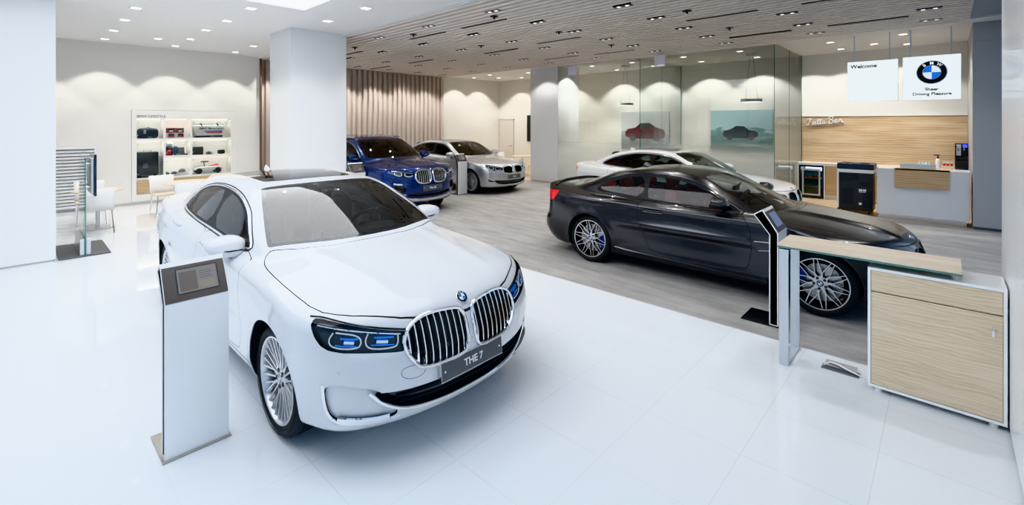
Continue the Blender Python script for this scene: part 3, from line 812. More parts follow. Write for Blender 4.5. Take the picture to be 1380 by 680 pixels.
def seven():
    def T_extra(x, ay):
        return .012*np.exp(-((ay-.46-.10*np.clip(-x, -.6, .6))/.07)**2)*sstep(.75, .35, x)*sstep(-.75, -.3, x)+.006*np.exp(-((ay-.16)/.09)**2)*sstep(.2, .75, x)
    def W_extra(x, z):
        f = sstep(.5, -.3, x)
        return f*(.007*np.exp(-((z-.93-.02*(x+2)*-.4)/.035)**2) - .010*np.exp(-((z-.60)/.11)**2)+.006*np.exp(-((z-.36)/.05)**2))
    c = dict(paint=M_PAINT['white'], wb=3.07, xf=.885, xr=-4.235, tyre_r=.350, rim=.268, tyre_w=.235, track=.902, arch_r=.388, arch_dz=.006, wheel='multi', wd=2., wrot=.2,
        tub=lin((.95, .62), (.885, .70), (.84, .80), (.78, .855), (.70, .888), (.5, .945), (.2, 1.0), (-.2, 1.04), (-.6, 1.065), (-1.2, 1.07), (-2, 1.08), (-3, 1.10), (-3.7, 1.125), (-4.1, 1.125), (-4.27, 1.10), (-4.36, 1.04), (-4.45, .9)),
        crown=lin((1., .06), (.7, .075), (.3, .10), (-.4, .10), (-1, .07), (-3.2, .06), (-4.4, .05)),
        plan=lin((1.0, .80), (.7, .925), (.45, .945), (.1, .951), (-.6, .951), (-2.6, .951), (-3.2, .948), (-3.6, .92), (-4.0, .87), (-4.4, .79)),
        section=SEDAN_SECTION,
        nose=lin((.0, .70), (.16, .78), (.24, .835), (.30, .862), (.40, .875), (.52, .882), (.60, .880), (.68, .860), (.76, .835), (.83, .80), (.9, .74), (1.1, .5)),
        tail=lin((.0, -4.2), (.2, -4.26), (.4, -4.34), (.6, -4.36), (.8, -4.34), (.95, -4.34), (1.08, -4.36), (1.2, -4.32)),
        kf=.40, pf=2.5, kr=.22, pr=2.6, rf=.16, rr=.2, rh=.06,
        gh=lin((.3, .55), (.0, .84), (-.25, 1.01), (-.46, 1.125), (-.8, 1.280), (-1.1, 1.390), (-1.35, 1.442), (-1.6, 1.465), (-1.9, 1.478), (-2.15, 1.480), (-2.6, 1.464), (-2.95, 1.418), (-3.3, 1.33), (-3.7, 1.19), (-4.0, 1.07), (-4.3, .9), (-4.6, .7)),
        ghplan=lin((.2, .50), (-.3, .70), (-.6, .80), (-1.0, .848), (-2, .852), (-2.6, .83), (-3.1, .775), (-3.6, .68), (-4.1, .55), (-4.5, .45)),
        zb=1.04, t1=.40, t2=.42, rcrown=.085, kw=.25, kb=.40, xw=-1.0, xb=-3.4, rg=.07, T_extra=T_extra, W_extra=W_extra,
        dlo=lin((-.70, 1.035), (-.76, 1.09), (-.96, 1.215), (-1.16, 1.305), (-1.40, 1.362), (-1.75, 1.393), (-2.10, 1.396), (-2.45, 1.36), (-2.72, 1.28), (-2.90, 1.19), (-2.99, 1.115), (-2.93, 1.098), (-2.4, 1.085), (-1.7, 1.068), (-1.1, 1.045)),
        panes=[('side_window', lin((-.80, 1.068), (-.86, 1.13), (-1.00, 1.21), (-1.18, 1.285), (-1.42, 1.338), (-1.70, 1.363), (-1.66, 1.09), (-1.2, 1.072))),
               ('side_window', lin((-1.80, 1.37), (-2.10, 1.372), (-2.40, 1.34), (-2.55, 1.305), (-2.60, 1.112), (-2.2, 1.105), (-1.76, 1.092))),
               ('side_window', lin((-2.62, 1.29), (-2.75, 1.23), (-2.86, 1.165), (-2.90, 1.125), (-2.66, 1.118)))],
        ws=lin((-.36, -.2), (-.36, .10), (-.39, .30), (-.47, .52), (-.555, .70), (-.57, .745), (-.64, .735), (-.80, .695), (-1.1, .612), (-1.32, .545), (-1.35, .525), (-1.35, .40), (-1.31, .15), (-1.31, -.2)),
        bl=lin((-3.16, -.2), (-3.16, .3), (-3.20, .52), (-3.5, .52), (-3.74, .56), (-3.80, .3), (-3.82, -.2)),
        roof=lin((-1.48, -.2), (-1.48, .2), (-1.53, .40), (-1.60, .45), (-2.55, .44), (-2.66, .40), (-2.70, .2), (-2.70, -.2)),
        hood=lin((-.30, -.3), (-.32, .25), (-.40, .50), (-.52, .70), (-.55, .76), (-.48, .81), (-.3, .835), (.1, .845), (.42, .825), (.56, .73), (.68, .56), (.76, .42), (.80, .25), (.83, .0), (.83, -.3)),
        trunk=lin((-3.86, -.3), (-3.85, .3), (-3.80, .66), (-3.9, .76), (-4.2, .70), (-4.5, .66), (-4.5, -.3)),
        doors=[lin((-.62, 1.03), (-.58, .85), (-.575, .60), (-.60, .40), (-.66, .34), (-1.4, .335), (-1.70, .34), (-1.735, .45), (-1.735, .9), (-1.725, 1.068), (-1.2, 1.05)),
               lin((-1.755, 1.07), (-1.765, .9), (-1.765, .45), (-1.78, .34), (-2.5, .34), (-2.68, .40), (-2.80, .60), (-2.94, .74), (-3.03, .90), (-3.0, 1.095), (-2.5, 1.085))],
        headlight=lin((.44, .862), (.30, .862), (.0, .812), (-.31, .762), (-.34, .755), (-.345, .662), (-.32, .652), (-.13, .672), (.22, .702), (.34, .745)),
        lamp_bits=[('lamp_ring', lin((.22, .80), (.26, .76), (.22, .722), (.02, .704), (-.01, .735), (.02, .775), (.20, .80)), .0045, M_LAMP, .012),
                   ('lamp_ring', lin((-.05, .775), (-.03, .74), (-.06, .695), (-.27, .680), (-.29, .705), (-.28, .748)), .0045, M_LAMP, .012),
                   ('lamp_brow', lin((.36, .838), (.2, .822), (0, .792), (-.30, .748)), .007, M_CHROME, .012),
                   ('lamp_blue_bar', lin((.16, .768), (.08, .758), (.02, .756)), .006, M_LBLUE, .016), ('lamp_blue_bar', lin((-.10, .752), (-.18, .744), (-.25, .738)), .006, M_LBLUE, .016),
                   ('lamp_blue_bar', lin((.20, .735), (.10, .722), (.03, .718)), .004, M_LBLUE, .016), ('lamp_blue_bar', lin((-.08, .715), (-.18, .704), (-.26, .698)), .004, M_LBLUE, .016),
                   ('projector', lin((.13, .745), (.05, .737)), .016, M_CHROME, .026), ('projector', lin((-.12, .728), (-.21, .718)), .016, M_CHROME, .026)],
        taillight=lin((-3.30, .985), (-3.05, .94), (-3.0, .88), (-3.06, .845), (-3.4, .85), (-3.88, .86), (-3.88, .96)),
        kidney=lin((.040, .775), (.075, .800), (.20, .815), (.32, .815), (.405, .79), (.455, .745), (.470, .69), (.455, .635), (.40, .555), (.34, .528), (.2, .524), (.08, .530), (.045, .55), (.032, .62), (.030, .72)),
        slats=9, slat_w=.0155, kidney_r=.0125, slat_in=.006,
        openings=[('lower_intake', lin((-.66, .452), (-.52, .43), (-.3, .425), (0, .425), (.3, .425), (.52, .43), (.66, .452), (.56, .365), (.44, .312), (.2, .292), (0, .29), (-.2, .292), (-.44, .312), (-.56, .365)), 'front', .05, M_BLACK, M_TRIM, False),
                  ('air_curtain', lin((.285, .53), (.10, .517), (-.12, .475), (-.20, .42), (-.31, .30), (-.2, .272), (.17, .30), (.265, .36)), 'nose', .018, M_PAINT['white'], M_TRIM, True)],
        strips=[('intake_chrome', lin((.285, .525), (.27, .38), (.20, .305), (0., .272), (-.2, .258), (-.30, .272)), 'nose', .009, M_CHROME, .000, True, .7),
                ('intake_chrome', lin((-.66, .455), (-.58, .365), (-.44, .300), (-.2, .280), (0, .278), (.2, .280), (.44, .300), (.58, .365), (.66, .455)), 'front', .010, M_CHROME, .004, False, .7),
                ('fog_blade', lin((.17, .318), (.05, .302), (-.10, .286), (-.22, .286)), 'nose', .020, M_CHROME, .0, True, .45),
                ('headlight_brow', lin((.44, .868), (.30, .868), (.0, .818), (-.34, .765)), 'nose', .006, M_BLACK, .002, True, .8),
                ('intake_bar', lin((-.52, .395), (0, .385), (.52, .395)), 'front', .006, M_TRIM, -.012, False, 1), ('intake_bar', lin((-.50, .355), (0, .345), (.50, .355)), 'front', .006, M_TRIM, -.012, False, 1),
                ('parking_sensor', lin((-.80, .588), (-.802, .59), (-.804, .591)), 'front', .010, M_SATIN, .0, True, .3),
                ('sill_strip', lin((-.48, .30), (-1.5, .285), (-2.75, .30)), 'side', .012, M_CHROME, -.002, True, .6)],
        seams=[('tow_eye_cover', lin((-.50, .555), (-.42, .565), (-.355, .545), (-.35, .50), (-.41, .478), (-.49, .50)), 'front')],
        plate=(.468, 'THE 7', .012, .10), emblem=(.775, .042), mirror=(-.90, .945, 1.055), mirror_size=(.225, .080), handles=[(-1.50, .96), (-2.66, .985)], handle_mat=M_PAINT['white'],
        fin=-2.85, im_x=-1.05, seats='beige', seat_x=-1.72, rear_x=-2.85, trim_r=.010)
    def sq(p): return [((-1.9+(x+1.9)*.946 if x < -1.9 else x), y) for x, y in p]
    for k in ('tub', 'crown', 'plan', 'gh', 'ghplan', 'dlo', 'bl', 'roof', 'trunk'): c[k] = sq(c[k])
    c['panes'] = [(n, sq(p)) for n, p in c['panes']]; c['doors'] = [sq(p) for p in c['doors']]
    c['tail'] = [(z, x+.125) for z, x in c['tail']]; c['handles'] = [(-1.50, .96), (-2.55, .985)]; c['fin'] = -2.72; c['xb'] = -3.3
    return c

def coupe():
    def T_extra(x, ay):
        dome = .022*(1-sstep(.20, .36, ay))*sstep(-.55, -.2, x)*sstep(.72, .35, x)
        rib = .016*np.exp(-((ay-.30-.06*np.clip(-x, -.6, .6))/.06)**2)*sstep(.72, .4, x)*sstep(-.6, -.25, x)
        lipz = .022*np.exp(-((x+3.74)/.07)**2)*sstep(.75, .6, ay)
        return dome+rib+lipz
    def W_extra(x, z):
        zc = .885+.03*sstep(-1.2, -2.8, x)
        haunch = .030*np.exp(-((x+2.75)/.50)**2)*np.exp(-((z-.62)/.26)**2)+.016*np.exp(-((x-.05)/.42)**2)*np.exp(-((z-.62)/.26)**2)
        line = .017*np.exp(-((z-zc)/.026)**2)*sstep(.35, -.2, x)*sstep(-3.6, -3.1, x)
        scoop = -.024*np.exp(-((z-.60)/.13)**2)*np.exp(-((x+1.35)/.75)**2)
        skirt = .016*np.exp(-((z-.28)/.05)**2)*sstep(-.35, -.55, x)*sstep(-2.45, -2.2, x)
        return haunch+line+scoop+skirt
    c = dict(paint=M_PAINT['black'], wb=2.812, xf=.80, xr=-3.86, tyre_r=.338, rim=.262, tyre_w=.27, track=.905, arch_r=.368, arch_dz=.006, wheel='star', wd=1.2, wrot=.16,
        tub=lin((.85, .60), (.79, .69), (.73, .755), (.66, .795), (.5, .845), (.2, .905), (-.2, .955), (-.55, .985), (-1.2, .99), (-2, 1.0), (-2.8, 1.03), (-3.3, 1.055), (-3.65, 1.06), (-3.77, 1.05), (-3.86, .98), (-3.95, .85)),
        crown=lin((1., .05), (.6, .06), (.2, .085), (-.4, .075), (-1, .045), (-2.2, .06), (-3.0, .10), (-3.9, .07)),
        plan=lin((1.0, .80), (.7, .90), (.45, .925), (.1, .930), (-.6, .922), (-1.5, .922), (-2.2, .928), (-2.8, .935), (-3.2, .92), (-3.6, .87), (-3.9, .80)),
        section=lin((.0, .13), (.18, .08), (.26, .04), (.34, .028), (.5, .016), (.64, .006), (.76, .0), (.84, .004), (.90, .016), (.96, .040), (1.05, .09), (1.3, .2)),
        nose=lin((.0, .66), (.16, .74), (.24, .77), (.34, .79), (.46, .80), (.58, .795), (.66, .775), (.74, .74), (.80, .69), (.9, .6), (1.1, .4)),
        tail=lin((.0, -3.55), (.2, -3.70), (.3, -3.80), (.42, -3.86), (.52, -3.85), (.62, -3.80), (.8, -3.78), (.95, -3.79), (1.05, -3.84), (1.2, -3.8)),
        kf=.42, pf=2.4, kr=.24, pr=2.6, rf=.18, rr=.16, rh=.05,
        gh=lin((.3, .5), (.0, .72), (-.22, .86), (-.45, .98), (-.75, 1.125), (-1.05, 1.255), (-1.3, 1.335), (-1.55, 1.375), (-1.85, 1.39), (-2.15, 1.378), (-2.5, 1.325), (-2.8, 1.25), (-3.1, 1.15), (-3.35, 1.06), (-3.6, .95), (-3.9, .8)),
        ghplan=lin((.2, .5), (-.3, .68), (-.6, .775), (-1.0, .815), (-1.6, .825), (-2.1, .82), (-2.5, .79), (-2.9, .73), (-3.3, .62), (-3.7, .5)),
        zb=.97, t1=.42, t2=.35, rcrown=.085, kw=.28, kb=.40, xw=-1.0, xb=-3.0, rg=.07, T_extra=T_extra, W_extra=W_extra, flare=.016,
        dlo=lin((-.74, .935), (-.84, 1.005), (-1.03, 1.095), (-1.26, 1.205), (-1.5, 1.27), (-1.75, 1.297), (-2.06, 1.298), (-2.3, 1.272), (-2.52, 1.215), (-2.70, 1.135), (-2.80, 1.075), (-2.79, 1.035), (-2.7, 1.015), (-2.4, .998), (-2.0, .982), (-1.5, .958), (-1.1, .943)),
        panes=[('side_window', lin((-.86, .962), (-.95, 1.03), (-1.08, 1.10), (-1.28, 1.188), (-1.52, 1.25), (-1.75, 1.275), (-1.96, 1.277), (-1.985, 1.26), (-1.965, 1.005), (-1.90, .997), (-1.4, .975))),
               ('side_window', lin((-2.06, 1.272), (-2.28, 1.25), (-2.48, 1.195), (-2.64, 1.13), (-2.745, 1.068), (-2.735, 1.045), (-2.66, 1.033), (-2.4, 1.020), (-2.03, 1.006)))],
        ws=lin((-.36, -.2), (-.36, .10), (-.39, .28), (-.46, .50), (-.56, .655), (-.64, .70), (-.80, .675), (-1.1, .605), (-1.36, .545), (-1.33, .40), (-1.30, .15), (-1.30, -.2)),
        bl=lin((-2.42, -.2), (-2.42, .3), (-2.46, .50), (-2.8, .52), (-3.12, .54), (-3.18, .3), (-3.20, -.2)),
        hood=lin((-.30, -.3), (-.32, .25), (-.40, .48), (-.52, .66), (-.56, .72), (-.48, .78), (-.2, .795), (.15, .80), (.42, .77), (.55, .66), (.64, .50), (.70, .30), (.73, .0), (.73, -.3)),
        trunk=lin((-3.22, -.3), (-3.20, .3), (-3.16, .58), (-3.25, .66), (-3.6, .62), (-4.0, .60), (-4.0, -.3)),
        doors=[lin((-.76, .945), (-.69, .87), (-.655, .75), (-.65, .60), (-.67, .42), (-.71, .34), (-1.3, .325), (-1.85, .33), (-1.90, .38), (-1.97, .55), (-2.035, .75), (-2.055, .88), (-2.02, .985), (-1.5, .965))],
        headlight=lin((.30, .79), (.18, .785), (-.05, .745), (-.32, .70), (-.33, .64), (-.15, .62), (.12, .655), (.24, .71)),
        lamp_bits=[('lamp_ring', lin((.14, .74), (.18, .71), (.12, .68), (0, .67), (-.03, .70), (.02, .735)), .006, M_LAMP, .012), ('lamp_ring', lin((-.08, .715), (-.07, .68), (-.12, .655), (-.26, .65), (-.28, .67), (-.2, .70)), .006, M_LAMP, .012)],
        taillight=lin((-2.56, .975), (-2.52, .93), (-2.58, .83), (-2.75, .805), (-3.25, .82), (-3.25, .93), (-2.8, .965)),
        kidney=lin((.035, .66), (.09, .70), (.22, .71), (.31, .695), (.345, .65), (.33, .58), (.28, .545), (.12, .535), (.05, .56)),
        kidney_mat=M_BLACK, slats=8, slat_w=.010, slat_mat=M_BLACK, kidney_r=.009,
        openings=[('lower_intake', lin((-.50, .42), (0, .40), (.50, .42), (.45, .26), (0, .24), (-.45, .26)), 'front', .05, M_BLACK, M_TRIM, False),
                  ('side_intake', lin((-.05, .46), (.16, .42), (.20, .30), (.0, .26), (-.10, .34)), 'nose', .04, M_BLACK, M_TRIM, True),
                  ('fender_vent', lin((-.40, .70), (-.55, .705), (-.62, .665), (-.61, .63), (-.42, .655)), 'side', .025, M_BLACK, M_TRIM, True)],
        strips=[('fender_vent_blade', lin((-.38, .685), (-.5, .685), (-.62, .675)), 'side', .005, M_SATIN, .004, True, .6), ('fender_vent_blade', lin((-.40, .60), (-.5, .59), (-.58, .575)), 'side', .004, M_SATIN, .002, True, .6),
                ('sill_blade', lin((-.50, .222), (-.9, .232), (-1.6, .25), (-2.2, .262), (-2.40, .275)), 'side', .030, M_PAINT['black'], -.004, True, .5),
                ('trunk_spoiler', lin((-3.68, .0), (-3.68, .3), (-3.66, .5), (-3.60, .66)), 'top', .018, M_PAINT['black'], .008, True, .8)],
        seams=[('fuel_flap', lin((-2.60, .985), (-2.60, .84), (-2.80, .84), (-2.86, .90), (-2.84, .985)), 'side')],
        emblem=(.685, .036), mirror=(-1.0, .965, 1.07), mirror_size=(.18, .066), handles=[(-1.84, .865)], trim_mat=M_BLACK, fin=-2.35, im_x=-1.02,
        gap=.007, seats='red', seat_x=-1.58, seat_z=.50, rear_x=-2.25, rear_back=.50, zbot=.17, caliper_mat=mat('caliper_blue', (.01, .03, .38), .3, .1, .6))
    return c

def compact():
    def W_extra(x, z):
        return .007*np.exp(-((z-.86)/.03)**2)*sstep(.3, -.2, x)-.009*np.exp(-((z-.58)/.11)**2)*sstep(.2, -.5, x)
    c = dict(paint=M_PAINT['lacquer'], res=.6, wb=2.851, xf=.80, xr=-3.89, tyre_r=.335, rim=.245, tyre_w=.23, track=.895, arch_r=.365, wheel='multi', wd=.5,
        tub=lin((.85, .62), (.79, .70), (.74, .77), (.66, .815), (.5, .865), (.2, .925), (-.2, .975), (-.6, 1.01), (-1.2, 1.02), (-2, 1.035), (-3, 1.06), (-3.5, 1.075), (-3.72, 1.075), (-3.82, 1.05), (-3.9, .95), (-4.0, .8)),
        crown=lin((1., .05), (.6, .06), (.2, .085), (-.4, .085), (-1, .06), (-3.0, .06), (-3.9, .05)),
        plan=lin((1.0, .78), (.7, .885), (.45, .905), (.1, .912), (-2.8, .912), (-3.2, .895), (-3.6, .85), (-3.9, .79)),
        section=SEDAN_SECTION,
        nose=lin((.0, .66), (.16, .74), (.24, .77), (.34, .79), (.46, .80), (.58, .80), (.66, .785), (.74, .76), (.82, .70), (.9, .6), (1.1, .4)),
        tail=lin((.0, -3.6), (.2, -3.78), (.4, -3.87), (.55, -3.88), (.8, -3.86), (.95, -3.86), (1.05, -3.89), (1.2, -3.85)),
        kf=.42, pf=2.4, kr=.24, pr=2.6, rf=.17, rr=.17, rh=.055,
        gh=lin((.3, .5), (.0, .76), (-.22, .92), (-.45, 1.055), (-.75, 1.205), (-1.05, 1.33), (-1.3, 1.397), (-1.55, 1.425), (-1.85, 1.436), (-2.15, 1.43), (-2.5, 1.395), (-2.8, 1.335), (-3.1, 1.245), (-3.4, 1.13), (-3.65, 1.02), (-3.9, .88)),
        ghplan=lin((.2, .5), (-.3, .68), (-.6, .775), (-1.0, .815), (-2.0, .82), (-2.5, .79), (-3.0, .715), (-3.4, .62), (-3.8, .5)),
        zb=.99, t1=.42, t2=.38, rcrown=.085, kw=.26, kb=.38, xw=-1.0, xb=-3.1, rg=.07, W_extra=W_extra,
        dlo=lin((-.70, .975), (-.80, 1.05), (-1.0, 1.165), (-1.2, 1.255), (-1.45, 1.325), (-1.75, 1.352), (-2.05, 1.352), (-2.35, 1.32), (-2.65, 1.25), (-2.90, 1.155), (-3.02, 1.085), (-2.96, 1.055), (-2.4, 1.035), (-1.6, 1.01), (-1.1, .988)),
        panes=[('side_window', lin((-.82, 1.01), (-.9, 1.075), (-1.05, 1.16), (-1.24, 1.24), (-1.48, 1.30), (-1.70, 1.325), (-1.66, 1.035), (-1.2, 1.02))),
               ('side_window', lin((-1.80, 1.328), (-2.05, 1.328), (-2.33, 1.298), (-2.52, 1.255), (-2.52, 1.06), (-1.76, 1.04))), ('side_window', lin((-2.55, 1.24), (-2.72, 1.19), (-2.88, 1.125), (-2.93, 1.085), (-2.55, 1.065)))],
        ws=lin((-.36, -.2), (-.36, .10), (-.39, .28), (-.46, .50), (-.56, .66), (-.64, .70), (-.80, .675), (-1.1, .60), (-1.32, .55), (-1.29, .40), (-1.25, .15), (-1.25, -.2)),
        bl=lin((-2.72, -.2), (-2.72, .3), (-2.76, .50), (-3.1, .52), (-3.38, .54), (-3.44, .3), (-3.46, -.2)),
        roof=lin((-1.42, -.2), (-1.42, .2), (-1.46, .38), (-1.52, .41), (-2.20, .40), (-2.26, .38), (-2.28, .2), (-2.28, -.2)),
        hood=lin((-.30, -.3), (-.32, .25), (-.40, .48), (-.52, .66), (-.56, .72), (-.48, .78), (-.2, .795), (.15, .80), (.42, .77), (.55, .66), (.64, .50), (.70, .30), (.73, .0), (.73, -.3)),
        doors=[lin((-.62, .98), (-.58, .80), (-.60, .40), (-.66, .34), (-1.65, .34), (-1.70, .45), (-1.70, .9), (-1.69, 1.01), (-1.2, .995)), lin((-1.73, 1.01), (-1.73, .45), (-1.75, .34), (-2.3, .35), (-2.5, .55), (-2.68, .72), (-2.75, .9), (-2.72, 1.04), (-2.3, 1.03))],
        headlight=lin((.34, .80), (.20, .795), (-.05, .76), (-.32, .715), (-.33, .65), (-.15, .635), (.12, .665), (.26, .725)),
        taillight=lin((-2.93, .985), (-2.84, .95), (-2.85, .90), (-3.05, .855), (-3.3, .855), (-3.3, .93), (-3.0, .965)),
        kidney=lin((.035, .70), (.08, .745), (.22, .755), (.33, .74), (.375, .69), (.36, .60), (.30, .56), (.12, .55), (.05, .57)), slats=9, slat_w=.010, slat_mat=M_BLACK, kidney_r=.012,
        openings=[('lower_intake', lin((-.60, .40), (0, .38), (.60, .40), (.50, .28), (0, .26), (-.50, .28)), 'front', .05, M_BLACK, M_TRIM, False)],
        emblem=(.70, .038), mirror=(-.82, .93, 1.045), mirror_size=(.19, .072), handles=[(-1.45, .90), (-2.45, .925)], trim_mat=M_CHROME, fin=-2.62, im_x=-1.0, seat_x=-1.62, seat_z=.56, rear_x=-2.55)
    return c

def saloon():
    c = compact()
    def W_extra(x, z):
        return .007*np.exp(-((z-.90)/.03)**2)*sstep(.3, -.2, x)-.010*np.exp(-((z-.60)/.11)**2)*sstep(.2, -.5, x)
    k = 2.975/2.851
    def st(p): return [((x*k if x < 0 else x*1.06), y) for x, y in p]
    def sz(p, g=1.025): return [(x, y*g) for x, y in p]
    for key in ('tub', 'gh'): c[key] = sz(st(c[key]), 1.032)
    c['crown'] = st(c['crown'])
    for key in ('plan', 'ghplan', 'ws', 'bl', 'roof', 'hood'): c[key] = sz(st(c[key]), 1.024)
    c['dlo'] = sz(st(c['dlo']), 1.03); c['panes'] = [(n, sz(st(p), 1.03)) for n, p in c['panes']]; c['doors'] = [sz(st(p), 1.03) for p in c['doors']]
    c['nose'] = [(z*1.03, x*1.06) for z, x in c['nose']]; c['tail'] = [(z*1.03, x*k) for z, x in c['tail']]
    c.update(paint=M_PAINT['silver'], wb=2.975, xf=.85, xr=-4.07, zb=1.02, tyre_r=.345, arch_r=.376, rim=.255, track=.915, wd=1., W_extra=W_extra, res=.7,
        headlight=lin((.36, .845), (.20, .835), (-.05, .80), (-.36, .755), (-.37, .675), (-.15, .668), (.14, .70), (.28, .765)),
        lamp_bits=[('lamp_ring', lin((.20, .79), (.22, .76), (.14, .725), (.02, .71), (-.02, .735), (.02, .77)), .007, M_LAMP, .012), ('lamp_ring', lin((-.08, .76), (-.07, .72), (-.12, .69), (-.26, .685), (-.30, .71)), .007, M_LAMP, .012), ('lamp_brow', lin((.30, .825), (.15, .81), (-.05, .785), (-.33, .742)), .008, M_CHROME, .012)],
        taillight=lin((-3.0, 1.0), (-2.92, .96), (-2.95, .90), (-3.15, .87), (-3.4, .87), (-3.4, .95)),
        kidney=lin((.038, .73), (.08, .775), (.22, .785), (.36, .765), (.405, .71), (.39, .625), (.33, .59), (.12, .585), (.05, .60)), slats=9, slat_w=.010, kidney_r=.013,
        openings=[('lower_intake', lin((-.70, .42), (-.4, .395), (0, .395), (.4, .395), (.70, .42), (.62, .35), (.50, .29), (0, .275), (-.50, .29), (-.62, .35)), 'front', .05, M_BLACK, M_TRIM, False),
                  ('fog_recess', lin((.23, .46), (.02, .42), (-.06, .385), (.02, .36), (.20, .38)), 'nose', .02, M_BLACK, M_TRIM, True)],
        strips=[('fog_chrome', lin((.25, .47), (.235, .41), (.19, .365)), 'nose', .012, M_CHROME, .004, True, .7), ('fog_chrome', lin((.18, .435), (.05, .41), (-.05, .40)), 'nose', .012, M_CHROME, .0, True, .7),
                ('intake_chrome', lin((-.60, .30), (-.4, .275), (0, .262), (.4, .275), (.60, .30)), 'front', .008, M_CHROME, .004, False, .7)],
        plate=(.485, 'The 5', .012, .06), emblem=(.755, .042), mirror=(-.84, .955, 1.075), handles=[(-1.5, .93), (-2.56, .955)], fin=-2.75, im_x=-1.04, seat_x=-1.7, seat_z=.60, rear_x=-2.7)
    return c

